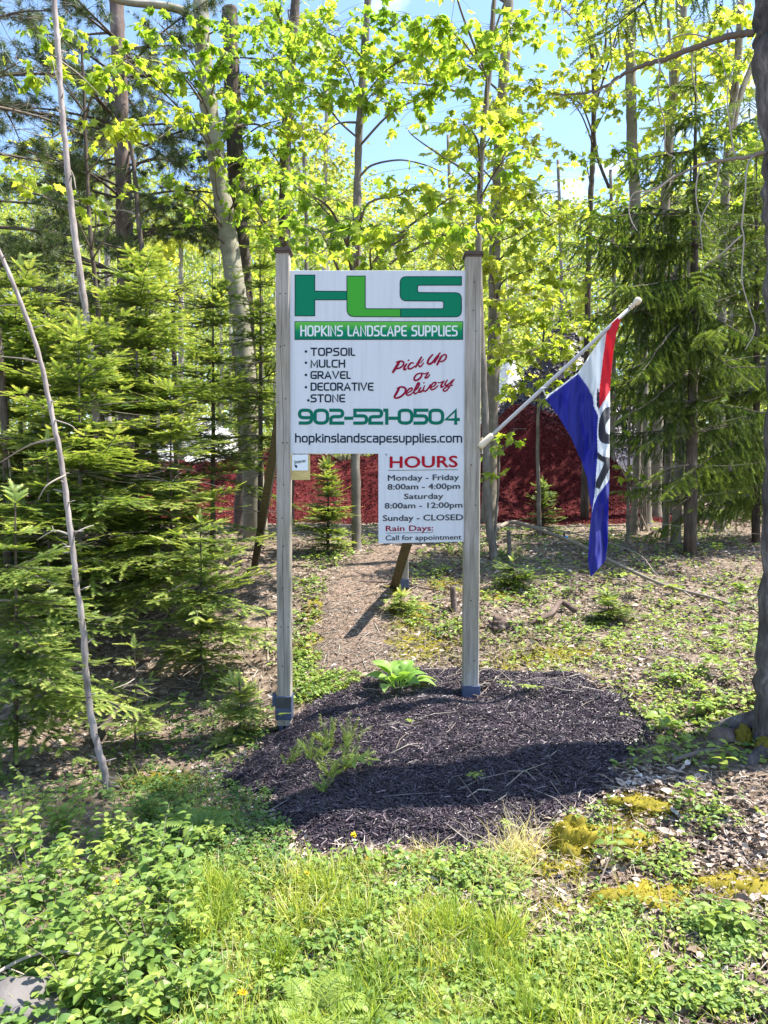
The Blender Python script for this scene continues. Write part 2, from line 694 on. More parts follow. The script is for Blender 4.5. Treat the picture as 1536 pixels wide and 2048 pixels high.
BED = world_poly([(470, 1548), (500, 1500), (540, 1470), (600, 1425), (680, 1378), (760, 1348), (900, 1338), (1050, 1347), (1190, 1370),
                  (1255, 1410), (1310, 1452), (1305, 1500), (1235, 1560), (1180, 1592), (1110, 1648), (1000, 1685), (900, 1700), (800, 1702), (690, 1692),
                  (600, 1690), (545, 1660), (520, 1600), (462, 1580)])
mossy = np.zeros(XX.shape)
MOSSZ = [(840, 1290, .45, .35), (1110, 1310, .5, .3), (960, 1340, .5, .15), (1300, 1600, .25, .15), (1270, 1690, .3, .18), (1330, 1790, .3, .2), (1490, 1760, .25, .2),
         (1150, 1740, .2, .12), (620, 1370, .25, .25), (320, 1560, .25, .2), (850, 1720, .4, .1), (1010, 1720, .25, .1), (640, 1290, .25, .3), (820, 1230, .3, .4), (790, 1180, .2, .3), (635, 1220, .15, .4), (900, 1170, .3, .3), (1000, 1190, .3, .2)]
for (a, b, rx, ry) in MOSSZ:
    c = G(a, b)
    mossy = np.maximum(mossy, np.exp(-(((XX - c.x) / rx) ** 2 + ((YY - c.y) / ry) ** 2)))
mb.add(np.stack([XX, YY, ZZ], -1).reshape(-1, 3), q, mossy.reshape(-1), 0, True)
m, t, b = new_mat('forest_soil')
f1 = nnoise(t, 14, 8, .7)
f2 = nnoise(t, 3, 4, .6)
f3 = nnoise(t, 60, 5, .7)
r1 = ramp(t, [(.3, (.06, .042, .032)), (.48, (.16, .12, .09)), (.62, (.30, .24, .19)), (.75, (.48, .41, .36))])
t.links.new(f1, r1.inputs['Fac'])
r2 = ramp(t, [(.35, (.10, .095, .012)), (.6, (.26, .22, .02)), (.8, (.36, .31, .04))])
t.links.new(f3, r2.inputs['Fac'])
mm = t.nodes.new('ShaderNodeMath')
mm.operation = 'MULTIPLY_ADD'
t.links.new(f1, mm.inputs[0])
mm.inputs[1].default_value = 1.6
mm.inputs[2].default_value = -.95
ma = t.nodes.new('ShaderNodeMath')
ma.operation = 'ADD'
ma.use_clamp = True
t.links.new(mm.outputs[0], ma.inputs[0])
t.links.new(attr(t), ma.inputs[1])
rs = ramp(t, [(.25, (0, 0, 0)), (.6, (1, 1, 1))])
t.links.new(ma.outputs[0], rs.inputs['Fac'])
mxc = t.nodes.new('ShaderNodeMix')
mxc.data_type = 'RGBA'
t.links.new(rs.outputs['Color'], mxc.inputs[0])
t.links.new(r1.outputs['Color'], mxc.inputs[6])
t.links.new(r2.outputs['Color'], mxc.inputs[7])
t.links.new(mxc.outputs[2], b.inputs['Base Color'])
b.inputs['Roughness'].default_value = .9
b.inputs['Specular IOR Level'].default_value = .15
bumpn(t, b, f3, .7, .02)
M_SOIL = m
tag(mb.build('ground', M_SOIL), None, kind='structure')

# gravel yard behind the berm
mb = MB()
yx, yy = np.meshgrid(np.linspace(-16, 5.5, 60), np.linspace(17.5, 36, 40))
edge = .6 * np.sin(yy * .9) + .4 * np.sin(yy * 2.3)
yx2 = yx + edge
ii = np.arange(yx.size).reshape(yx.shape)
mb.add(np.stack([yx2, yy, gz(yx2, yy) + .03], -1).reshape(-1, 3), np.stack([ii[:-1, :-1], ii[:-1, 1:], ii[1:, 1:], ii[1:, :-1]], -1).reshape(-1, 4), .5, 0, True)
M_GRAVEL = plain('pale_gravel', (.46, .43, .41), .9, .2, 0, .3, 25)
tag(mb.build('gravel_yard', M_GRAVEL), None, kind='structure')

# worn path
mb = MB()
PATH_C = [(712, 1352, 72), (708, 1300, 74), (704, 1240, 70), (710, 1190, 66), (730, 1150, 60), (765, 1120, 52), (795, 1100, 46), (810, 1085, 42)]
rows = []
cl = catmull([(a, bb, c) for a, bb, c in PATH_C], 8)
for a, bb, c in cl:
    L, R = G(a - c, bb), G(a + c, bb)
    rows.append([(L.x + (R.x - L.x) * k / 20, L.y) for k in range(21)])
rows = np.array(rows)
wob = .05 * np.sin(np.arange(len(rows)) * 1.3) + .03 * np.sin(np.arange(len(rows)) * 3.1)
rows[:, :, 0] += wob[:, None] * np.abs(np.linspace(-1, 1, 21))[None]
RXs, RYs = rows[:, :, 0], rows[:, :, 1]
edgeh = .016 * (1 - np.abs(np.linspace(-1, 1, 21)) ** 6)[None] - .004
ii = np.arange(RXs.size).reshape(RXs.shape)
mb.add(np.stack([RXs, RYs, gz(RXs, RYs) + edgeh], -1).reshape(-1, 3), np.stack([ii[:-1, :-1], ii[:-1, 1:], ii[1:, 1:], ii[1:, :-1]], -1).reshape(-1, 4), .5, 0, True)
m, t, b = new_mat('path_dirt')
f1 = nnoise(t, 30, 8, .7)
r1 = ramp(t, [(.32, (.075, .048, .034)), (.52, (.19, .13, .095)), (.72, (.36, .27, .21))])
t.links.new(f1, r1.inputs['Fac'])
t.links.new(r1.outputs['Color'], b.inputs['Base Color'])
b.inputs['Roughness'].default_value = .9
bumpn(t, b, f1, .8, .02)
tag(mb.build('path', m), None, kind='structure')
PATHPOLY = np.vstack([rows[:, 0, :], rows[::-1, -1, :]])

# ------------------------------------------------------------------ mulch bed (ground cover)
mb = MB()
bx = np.arange(BED[:, 0].min() - .05, BED[:, 0].max() + .05, .03)
by = np.arange(BED[:, 1].min() - .05, BED[:, 1].max() + .05, .03)
BX, BY = np.meshgrid(bx, by)


def edge_dist(x, y, poly):
    d = np.full(np.shape(x), 9.0)
    n = len(poly)
    for i in range(n):
        a, c = poly[i], poly[(i + 1) % n]
        ab = c - a
        tt = np.clip(((x - a[0]) * ab[0] + (y - a[1]) * ab[1]) / (ab @ ab + 1e-9), 0, 1)
        d = np.minimum(d, np.hypot(x - a[0] - tt * ab[0], y - a[1] - tt * ab[1]))
    return d


def bed_h(x, y):
    ins = inpoly(x, y, BED)
    d = edge_dist(x, y, BED)
    d = np.where(ins, d, -d) + .06 * np.sin(9 * x + 2 * np.sin(7 * y)) * np.sin(8 * y) + .035 * np.sin(23 * x + 3 * np.sin(19 * y)) * np.sin(21 * y)
    h = .055 * np.clip(d / .18, -.25, 1)
    return h + .016 * np.sin(7 * x + 2 * np.sin(5 * y)) * np.sin(8 * y) * (h > 0)


BH = bed_h(BX, BY)
ii = np.arange(BX.size).reshape(BX.shape)
qq = np.stack([ii[:-1, :-1], ii[:-1, 1:], ii[1:, 1:], ii[1:, :-1]], -1).reshape(-1, 4)
keep = (BH.reshape(-1)[qq] > -.012).all(1)
mb.add(np.stack([BX, BY, gz(BX, BY) + BH], -1).reshape(-1, 3), qq[keep], .25, 0, True)
N = 85000
x = rng.uniform(bx[0] - .1, bx[-1] + .1, N)
y = rng.uniform(by[0] - .1, by[-1] + .1, N)
h = bed_h(x, y)
ok = (h > 0) | ((h > -.0137) & (rng.random(N) < .22))
x, y, h = x[ok], y[ok], h[ok]
N = len(x)
loc = np.stack([x, y, gz(x, y) + np.maximum(h, 0) + rng.uniform(0, .012, N)], -1)
fr = frames(rnd_dirs(N) * np.array([1, 1, .5]), np.array([0, 0, 1.]) + rng.normal(0, .45, (N, 3)))
scl = np.stack([rng.uniform(.008, .042, N) * rng.choice([1, 1, 1.8], N), rng.uniform(.010, .032, N), rng.uniform(.008, .024, N)], -1)
mb.scatter(CHIP, loc, fr[:, :, [1, 0, 2]] * np.array([1, 1, 1]), scl, rng.beta(2.1, 2.2, N), 0)
tag(mb.build('mulch_bed', M_BLACKCHIP), 'dark brown black shredded mulch bed round the sign posts', 'mulch bed', kind='stuff')


def gzb(x, y):
    return gz(x, y) + np.maximum(bed_h(np.asarray(x, float), np.asarray(y, float)), 0)


# ------------------------------------------------------------------ mulch and stone heaps in the yard
def heap(name, label, hf, x0, x1, y0, y1, mat, base, nchip, csize, tint_b, cat='mulch pile', chip=CHIP, tint_a=2.0, sunlit_x=0.0):
    m_ = MB()
    hx, hy = np.meshgrid(np.linspace(x0, x1, 130), np.linspace(y0, y1, 70))
    hz = hf(hx, hy)
    i_ = np.arange(hx.size).reshape(hx.shape)
    m_.add(np.stack([hx, hy, gz(hx, hy) + hz], -1).reshape(-1, 3), np.stack([i_[:-1, :-1], i_[:-1, 1:], i_[1:, 1:], i_[1:, :-1]], -1).reshape(-1, 4), base, 0, True)
    a, c = rng.uniform(x0, x1, nchip), rng.uniform(y0, y1, nchip)
    hh = hf(a, c)
    k = (hh > .0) | ((hh > -.06) & (rng.random(nchip) < .15))
    a, c, hh = a[k], c[k], np.maximum(hh[k], 0)
    n = len(a)
    fade_sun = .16 * np.sin(.8 * a + 1.3 * np.sin(.9 * c + hh * 2)) * np.sin(1.7 * c + 1.9 * hh) + sunlit_x * np.clip(-a / 5, 0, 1)  # patchy fading, plus sunlight painted in as paler chips towards the left
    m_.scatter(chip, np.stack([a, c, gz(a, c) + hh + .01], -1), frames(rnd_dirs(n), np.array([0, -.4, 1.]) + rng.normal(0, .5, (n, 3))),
               np.stack([rng.uniform(.4, 1.3, n) * csize] * 3, -1) * np.array([1, 1.2, 1]), np.clip(rng.beta(tint_a, tint_b, n) + fade_sun, 0, 1), 0)
    o = m_.build(name, mat)
    tag(o, label, cat, kind=None)
    return o


def red_h(x, y):
    top = np.interp(x, [-9, -6.5, -5, -3, -1.5, .5, 2, 2.9, 4.2, 5.0, 5.5], [-.2, .5, .95, 1.15, 1.2, 1.35, 1.95, 2.3, 1.7, .5, -.3])
    prof = np.interp(y, [11.6, 12.4, 13.4, 14.6, 16.0, 17.5, 19], [-.08, .03, .16, .72, 1.0, .8, -.2])
    n = .16 * np.sin(1.3 * x + 1.5 * np.sin(.9 * y)) * np.sin(1.1 * y + .7 * x) + .10 * np.sin(2.1 * x + np.sin(1.3 * y)) + .07 * np.sin(4.7 * x + 2 * np.sin(2.9 * y)) * np.sin(3.7 * y) + .045 * np.sin(11 * x + 2 * np.sin(7 * y)) * np.sin(9 * y + x)
    return top * prof + n * np.clip(top * prof * 2, 0, 1) - .02


heap('mulch_pile', 'long bank of red mulch behind the sign and trees', red_h, -9, 7, 11.7, 19, M_REDCHIP, .34, 110000, .045, 3.4, sunlit_x=.42)


def blk_h(x, y):
    r = np.hypot((x - 5.3) / 3.6, (y - 22.5) / 3.2)
    return 5.6 * (1 - r) + .12 * np.sin(3 * x + np.sin(2 * y)) * np.sin(2.7 * y) + .06 * np.sin(7 * x) * np.sin(8 * y)


heap('mulch_pile', 'peaked heap of black mulch seen through leaves above the flag pole', blk_h, 1.5, 9.5, 19.0, 26, M_BLACKCHIP, .35, 12000, .16, 2.2)


def stn_h(x, y):
    r = np.hypot((x + 5.4) / 3.6, (y - 23) / 2.4)
    r2 = np.hypot((x - 3.6) / 1.6, (y - 27) / 1.6)
    return np.maximum(2.6 * (1 - r), -.1) + .1 * np.sin(3 * x + np.sin(2 * y)) * np.sin(2.7 * y)


heap('stone_pile', 'pale heap of decorative stone glimpsed through the firs', stn_h, -9.2, -1.6, 20.4, 25.6, M_STONE, .7, 9000, .13, 1.6, 'stone pile', CHIP, 3)


def stn2_h(x, y):
    r = np.hypot((x - 4.6) / 2.2, (y - 28.5) / 1.8)
    return 5.4 * (1 - r) + .08 * np.sin(3 * x) * np.sin(4 * y)


heap('stone_pile', 'small whitish stone heap beside the black mulch heap', stn2_h, 2.2, 7.0, 26.6, 30.4, M_STONE, .8, 3000, .15, 1.5, 'stone pile', CHIP, 3)

# ================================================================== SIGN
SY = 5.20                      # front face of the panel


def S(px, py, off=0.0):
    """photo pixel -> point on the sign plane"""
    p = P(px, py, SY)
    return (p.x, SY - off, p.z)


m, t, b = new_mat('post_wood')
f1 = nnoise(t, 6, 8, .65, stretch=(9, 9, .5))
f2 = nnoise(t, 2.2, 3, .5)
r1 = ramp(t, [(.28, (.18, .16, .132)), (.48, (.33, .30, .26)), (.7, (.45, .415, .37))])
t.links.new(f1, r1.inputs['Fac'])
r2 = ramp(t, [(.35, (.78, .74, .64)), (.65, (1, 1, 1))])
t.links.new(f2, r2.inputs['Fac'])
mu = t.nodes.new('ShaderNodeMix')
mu.data_type = 'RGBA'
mu.blend_type = 'MULTIPLY'
mu.inputs[0].default_value = 1
t.links.new(r1.outputs['Color'], mu.inputs[6])
t.links.new(r2.outputs['Color'], mu.inputs[7])
t.links.new(mu.outputs[2], b.inputs['Base Color'])
b.inputs['Roughness'].default_value = .8
bumpn(t, b, f1, .5, .004)
M_POST = m
M_CAP = plain('cap_wood', (.085, .062, .05), .7, .3, 0, .4, 20, (1, 1, 6))
M_CRACK = plain('crack_dark', (.03, .025, .022), .9, .1)
M_SLEEVE = plain('sleeve_grey_blue', (.065, .085, .15), .45, .5, .2, .25, 12)
M_SLEEVE2 = plain('sleeve_dark', (.06, .058, .06), .6, .4, .2, .3, 18)
m, t, b = new_mat('panel_white')
f1 = nnoise(t, 5, 6, .6, stretch=(7, 1, .35))
r1 = ramp(t, [(.22, (.53, .56, .595)), (.5, (.61, .635, .67)), (.75, (.63, .65, .685))])
t.links.new(f1, r1.inputs['Fac'])
t.links.new(r1.outputs['Color'], b.inputs['Base Color'])
b.inputs['Roughness'].default_value = .5
b.inputs['Specular IOR Level'].default_value = .25
M_PANEL = m
M_GREEN = plain('print_green', (.0, .19, .095), .5, .12)
M_LIME = plain('print_lime', (.055, .36, .035), .5, .12)
M_TEAL = plain('print_teal', (.0, .14, .09), .5, .12)
M_NAVY = plain('print_navy', (.003, .02, .04), .5, .1)
M_WHITE = plain('print_white', (.72, .74, .77), .5)
M_CRIM = plain('print_crimson', (.26, .002, .03), .5, .12)
M_RED = plain('print_red', (.38, .003, .02), .5, .12)
M_PLY = plain('plywood_yellow', (.55, .42, .17), .7, .3, 0, .2, 14, (1, 1, 5))
M_BRACE = plain('brace_wood', (.085, .068, .05), .85, .2, 0, .4, 9, (5, 5, .6))
M_SCREW = plain('screw', (.05, .045, .045), .5, .5, .6)

sign = empty('roadside_sign', (-.05, SY + .05, float(gz(0, SY))), 'white and green landscape supplies sign panel held between two weathered wood posts', 'sign')


def quad_post(name, tl, tr, bl, br, y0, y1, parent, mat):
    """upright post between pixel corners, slightly bevelled"""
    m_ = MB()
    n = 26
    bv = .006
    rings = []
    for i in range(n + 1):
        k = i / n
        L = Vector(S(*tl)).lerp(Vector(S(*bl)), k)
        R = Vector(S(*tr)).lerp(Vector(S(*br)), k)
        wv = .0012 * math.sin(i * 1.7)
        xl, xr, z = L.x + wv, R.x + wv, (L.z + R.z) / 2
        rings.append([(xl + bv, y0, z), (xr - bv, y0, z), (xr, y0 + bv, z), (xr, y1 - bv, z), (xr - bv, y1, z), (xl + bv, y1, z), (xl, y1 - bv, z), (xl, y0 + bv, z)])
    V = np.array(rings).reshape(-1, 3)
    fq = [(r * 8 + (k + 1) % 8, r * 8 + k, r * 8 + 8 + k, r * 8 + 8 + (k + 1) % 8) for r in range(n) for k in range(8)]
    m_.add(V, [np.array(fq), np.arange(8)[None], (np.arange(8) + n * 8)[None][:, ::-1]], .5, 0)
    return m_.build(name, mat, parent)


PY0, PY1 = SY - .02, SY + .08
postL = quad_post('post', (552, 507), (579, 507), (555, 1450), (583, 1450), PY0, PY1, sign, M_POST)
postR = quad_post('post', (931, 514), (963, 514), (925.5, 1392), (957, 1392), PY0, PY1 - .002, sign, M_POST)
sign_parts = {}


def sub(name, m_, mats, parent):
    """sub-part: mesh in world space parented to a part"""
    root = parent.parent if parent.parent else None
    me_o = m_.build(name, mats)
    off = Vector(parent.matrix_world.translation) if parent.parent is None else Vector(parent.parent.location)
    me_o.data.transform(__import__('mathutils').Matrix.Translation(-off))
    me_o.parent = parent
    return me_o


def px_box(x0, y0, x1, y1, ya, yb, mat_i=0, m_=None, bev=0.0):
    a = S(x0, y1)
    c = S(x1, y0)
    m_ = m_ or MB()
    m_.box((a[0], ya, a[2]), (c[0], yb, c[2]), .5, mat_i, bev)
    return m_


m_ = MB()
for k, (e, yA, yB) in enumerate([(2.0, 504.0, 508), (4.0, 500.5, 503.9), (2.6, 496.5, 500.4)]):
    px_box(552 - e, yA, 579 + e, yB, PY0 - e * .0034, PY1 + e * .0034, 0, m_)
sub('post_cap', m_, M_CAP, postL)
m_ = MB()
for k, (e, yA, yB) in enumerate([(1.0, 511.0, 515), (3.2, 507.5, 510.9), (2.0, 504, 507.4)]):
    px_box(931 - e, yA, 963 + e, yB, PY0 - e * .0034, PY1 + e * .0034, 0, m_)
sub('post_cap', m_, M_CAP, postR)
# metal shoes
m_ = px_box(551.5, 1391, 584.5, 1438, PY0 - .006, PY1 + .006, 0, None, .004)
px_box(553.5, 1393, 582.5, 1414, PY0 - .0075, PY0 - .0062, 1, m_)
px_box(545, 1386, 551.4, 1412, PY0 + .01, PY0 + .05, 0, m_)
# forked spike under the shoe
for (xa, xb, xc, yy0) in ((555, 568, 563, PY0), (570, 583, 573, PY0 + .008)):
    a, c, e = S(xa, 1438.2), S(xb, 1438.2), S(xc, 1478)
    V = [(a[0], yy0, a[2]), (c[0], yy0, c[2]), (e[0] + .012, yy0 + .01, e[2]), (e[0], yy0 + .01, e[2]),
         (a[0], PY1 - .01, a[2]), (c[0], PY1 - .01, c[2]), (e[0] + .012, PY1 - .03, e[2]), (e[0], PY1 - .03, e[2])]
    m_.add(V, np.array([(0, 3, 2, 1), (4, 5, 6, 7), (0, 1, 5, 4), (1, 2, 6, 5), (2, 3, 7, 6), (3, 0, 4, 7)]), .5, 0)
sub('post_shoe', m_, [M_SLEEVE, M_SLEEVE2], postL)
m_ = px_box(924, 1370, 960, 1402, PY0 - .006, PY1 + .004, 0, None, .004)
sub('post_shoe', m_, [M_SLEEVE, M_SLEEVE2], postR)


def screws(pts, parent, cracks=()):
    m2 = MB()
    for (a, c) in pts:
        p = S(a, c, .0215)
        m2.tube([(p[0], PY0 - .0018, p[2]), (p[0], PY0 + .004, p[2])], .0045, 8, .5, 0)
    for cr in cracks:
        pr = [S(a, c) for a, c in cr]
        m2.tube([(p[0], PY0 + .0005, p[2]) for p in pr], np.concatenate([[.0008], np.full(len(pr) - 2, .0018), [.0008]]), 4, .5, 1)
    sub('screw', m2, [M_SCREW, M_CRACK], parent)


screws([(561, 589), (572, 588), (562, 694), (570, 692), (557, 805), (572, 798), (566, 886), (575, 886), (568, 970), (565, 1036), (568, 1092), (566, 1176), (563, 1253), (577, 1253), (566, 1331), (563, 1400), (571, 1422)],
       postL, [[(563, 520), (565, 620), (562, 700), (566, 800), (569, 900), (567, 950), (569, 990)], [(568, 1000), (566, 1120), (569, 1300), (570, 1388)]])
screws([(948, 566), (946, 622), (951, 663), (942, 930), (950, 1010), (941, 1200), (948, 1320)], postR, [[(950, 560), (951, 640), (949, 760), (951, 900)]])

# main panel
m_ = px_box(580.3, 541, 932.5, 907.5, SY, SY + .018, 0, None, .0015)
panel = m_.build('sign_panel', M_PANEL, sign)


# ---- flat lettering tools: all work in photo pixels on the sign plane
def stroke_mesh(m_, pts, wd, off, mat=0, closed=False, tofn=None, tint=.5):
    """ribbon of the given width(s) along a polyline in pixels"""
    p = np.array(pts, float)
    wd = np.broadcast_to(np.asarray(wd, float), (len(p),))
    kp = np.concatenate([[True], np.linalg.norm(np.diff(p, axis=0), axis=1) > .06])
    p, wd = p[kp], wd[kp]
    n = len(p)
    d = np.diff(p, axis=0)
    if closed:
        d = np.vstack([d, p[0] - p[-1]])
    d = d / (np.linalg.norm(d, axis=1)[:, None] + 1e-9)
    nrm = np.stack([-d[:, 1], d[:, 0]], -1)
    L, R = [], []
    for i in range(n):
        if closed:
            a, c = nrm[i - 1], nrm[i]
        else:
            a, c = nrm[max(0, i - 1)], nrm[min(len(nrm) - 1, i)]
        mi = a + c
        l = np.linalg.norm(mi)
        mi = mi / l if l > 1e-6 else c
        s = 1 / max(.72, mi @ c)
        L.append(p[i] + mi * wd[i] / 2 * s)
        R.append(p[i] - mi * wd[i] / 2 * s)
    fn = tofn or S
    V = [fn(a[0], a[1], off + 1.2e-5 * i) for i, a in enumerate(L)] + [fn(a[0], a[1], off + 1.2e-5 * i) for i, a in enumerate(R)]
    fq = [(i, i + 1, n + i + 1, n + i) for i in range(n - 1)]
    if closed:
        fq.append((n - 1, 0, n, 2 * n - 1))
    m_.add(V, np.array(fq)[:, ::-1], tint, mat)


def poly_mesh(m_, pts, off, mat=0, tofn=None):
    from mathutils.geometry import tessellate_polygon
    fn = tofn or S
    tri = tessellate_polygon([[Vector((a, c, 0)) for a, c in pts]])
    m_.add([fn(a, c, off) for a, c in pts], np.array([tuple(x_) for x_ in tri]), .5, mat)


def rounded(path, scale_r=1.0, seg=5):
    """path points (x, y) or (x, y, r): corners with r become arcs"""
    out = []
    n = len(path)
    for i, q_ in enumerate(path):
        if len(q_) == 2 or i == 0 or i == n - 1:
            out.append(q_[:2])
            continue
        p0 = np.array(path[i - 1][:2], float)
        p1 = np.array(q_[:2], float)
        p2 = np.array(path[i + 1][:2], float)
        r = q_[2] * scale_r
        a = p0 - p1
        c = p2 - p1
        ra = min(r, np.linalg.norm(a) * .5)
        rc = min(r, np.linalg.norm(c) * .5)
        A = p1 + a / np.linalg.norm(a) * ra
        C = p1 + c / np.linalg.norm(c) * rc
        for k in range(seg + 1):
            s = k / seg
            out.append(tuple((1 - s) ** 2 * A + 2 * s * (1 - s) * p1 + s * s * C))
    return out


W_ = .62
R_ = .26


def glyph(ch):
    w_, r = W_, R_
    x = .70
    g = {
        'T': (w_, [[(0, 1), (w_, 1)], [(w_ / 2, 1), (w_ / 2, 0)]]),
        'O': (w_ + .04, [[(0, .5), (0, 0, r), (w_ + .04, 0, r), (w_ + .04, 1, r), (0, 1, r), (0, .5)]]),
        'P': (w_ - .04, [[(0, 0), (0, 1), (w_ - .04, 1, r), (w_ - .04, .42, r), (0, .42)]]),
        'S': (w_ - .04, [[(w_ - .06, 1), (0, 1, r), (0, .53, r), (w_ - .04, .53, r), (w_ - .04, 0, r), (0, 0)]]),
        'I': (.0, [[(0, 0), (0, 1)]]),
        'L': (.36, [[(0, 1), (0, 0, r * .7), (.36, 0)]]),
        'M': (.72, [[(0, 0), (0, 1), (.36, .18), (.72, 1), (.72, 0)]]),
        'U': (w_, [[(0, 1), (0, 0, r), (w_, 0, r), (w_, 1)]]),
        'C': (w_ - .06, [[(w_ - .06, 1), (0, 1, r), (0, 0, r), (w_ - .06, 0)]]),
        'H': (w_, [[(0, 0), (0, 1)], [(w_, 0), (w_, 1)], [(0, .52), (w_, .52)]]),
        'G': (w_, [[(w_, 1), (0, 1, r), (0, 0, r), (w_, 0, .08), (w_, .46), (w_ * .45, .46)]]),
        'R': (w_, [[(0, 0), (0, 1), (w_ - .02, 1, r), (w_ - .02, .44, r), (0, .44)], [(w_ * .4, .44), (w_, 0)]]),
        'A': (.72, [[(0, 0), (.36, 1), (.72, 0)], [(.14, .30), (.58, .30)]]),
        'V': (.72, [[(0, 1), (.36, 0), (.72, 1)]]),
        'E': (w_ - .06, [[(w_ - .06, 1), (0, 1, r), (0, 0, r), (w_ - .06, 0)], [(0, .5), (w_ - .12, .5)]]),
        'D': (w_, [[(0, 0), (0, 1), (w_, 1, r), (w_, 0, r), (0, 0), (0, .1)]]),
        'N': (w_, [[(0, 0), (0, 1), (w_, 0), (w_, 1)]]),
        'K': (w_, [[(0, 0), (0, 1)], [(w_, 1), (.08, .5), (w_, 0)]]),
        '0': (.92, [[(0, .5), (0, 0, .42), (.92, 0, .42), (.92, 1, .42), (0, 1, .42), (0, .5)]]),
        '9': (.9, [[(.9, .42), (0, .42, .3), (0, 1, .3), (.9, 1, .4), (.9, 0, .4), (.06, 0)]]),
        '2': (.86, [[(0, 1), (.86, 1, .3), (.86, .5, .26), (0, .5, .26), (0, 0), (.86, 0)]]),
        '5': (.86, [[(.86, 1), (0, 1), (0, .56), (.86, .56, .3), (.86, 0, .3), (0, 0)]]),
        '1': (.16, [[(.14, 0), (.14, 1), (0, 1)]]),
        '4': (.9, [[(.72, 0), (.72, 1), (0, .28), (.9, .28)]]),
        '-': (.42, [[(0, .38), (.42, .38)]]),
        ' ': (.22, []),
        'h': (.46, [[(0, 1), (0, 0)], [(0, x), (.46, x, .2), (.46, 0)]]),
        'o': (.48, [[(0, x / 2), (0, 0, .2), (.48, 0, .2), (.48, x, .2), (0, x, .2), (0, x / 2)]]),
        'p': (.48, [[(0, -.3), (0, x)], [(0, x), (.48, x, .2), (.48, 0, .2), (0, 0)]]),
        'k': (.44, [[(0, 1), (0, 0)], [(.42, x), (.06, .36), (.44, 0)]]),
        'i': (.0, [[(0, 0), (0, .62)], [(0, .90), (0, .93)]]),
        'n': (.46, [[(0, 0), (0, x)], [(0, x), (.46, x, .2), (.46, 0)]]),
        's': (.40, [[(.38, x), (0, x, .14), (0, .37, .14), (.40, .37, .14), (.40, 0, .14), (0, 0)]]),
        'l': (.05, [[(0, 1), (0, 0, .05), (.08, 0)]]),
        'a': (.46, [[(.04, x), (.46, x, .18), (.46, 0)], [(.46, .4), (0, .4, .14), (0, 0, .14), (.46, 0)]]),
        'd': (.48, [[(.48, 1), (.48, 0)], [(.48, x), (0, x, .2), (0, 0, .2), (.48, 0)]]),
        'c': (.40, [[(.40, x), (0, x, .2), (0, 0, .2), (.40, 0)]]),
        'e': (.44, [[(.44, x), (0, x, .2), (0, 0, .2), (.44, 0)], [(0, .36), (.40, .36)]]),
        'u': (.46, [[(0, x), (0, 0, .2), (.46, 0, .2), (.46, x)]]),
        'm': (.84, [[(0, 0), (0, x)], [(0, x), (.84, x, .2), (.84, 0)], [(.42, x), (.42, 0)]]),
        '.': (.02, [[(.01, -.02), (.01, .08)]]),
    }
    return g[ch]


def text_line(m_, s, x0, x1, ytop, ybase, wd, off, mat=0, gap=.26, slope=0.0):
    """square techno lettering fitted to a pixel box (cap top / baseline of the stroke edges)"""
    tot = sum(glyph(c)[0] for c in s) + gap * (len(s) - 1)
    sx = (x1 - x0 - wd) / tot
    hgt = (ybase - ytop) - wd
    cx = x0 + wd / 2
    for c in s:
        gw, paths = glyph(c)
        for ip, pth in enumerate(paths):
            pp = [(cx + a * sx, ybase - wd / 2 - bb * hgt + slope * (cx + a * sx - x0)) for a, bb in rounded(pth)]
            # square caps
            p = np.array(pp)
            e0 = (p[0] - p[1]) / (np.linalg.norm(p[0] - p[1]) + 1e-9) * wd * .5
            e1 = (p[-1] - p[-2]) / (np.linalg.norm(p[-1] - p[-2]) + 1e-9) * wd * .5
            if not np.allclose(p[0], p[-1]):
                p[0] += e0
                p[-1] += e1
            stroke_mesh(m_, p, wd, off + .0003 * ip, mat)
        cx += (gw + gap) * sx


ZK = 1536 / 440.0


def Z1(a, c):
    return 540 + a / ZK, 480 + c / ZK


def zp(pts):
    return [Z1(a, c) for a, c in pts]


# HLS logo
H_ = [(175, 245), (313, 245), (313, 357), (537, 359), (537, 418), (313, 418), (313, 530), (175, 530)]
L_ = rounded([(537, 252), (665, 252), (665, 480, 14), (912, 480), (912, 537), (537, 535, 55), (537, 252)])[:-1]
S_ = rounded([(1200, 256), (908, 256, 46), (908, 425, 46), (1212, 427, 18), (1212, 480, 14), (912, 480), (912, 538), (1337, 537, 46), (1337, 368, 46), (1030, 367, 16), (1030, 316, 16), (1337, 316), (1337, 256), (1200, 256)])[:-1]
for pl in (H_, S_):
    m_ = MB()
    poly_mesh(m_, zp(pl), .0016, 0)
    stroke_mesh(m_, zp(pl), 1.5, .0022, 1, True)
    sub('logo_letter', m_, [M_GREEN, M_NAVY], panel)
m_ = MB()
poly_mesh(m_, zp(L_), .0018, 0)
stroke_mesh(m_, zp(L_), 1.5, .0024, 1, True)
lo = sub('logo_letter', m_, [M_LIME, M_NAVY], panel)
lo['label'] = 'lime green letter L between the darker H and S'
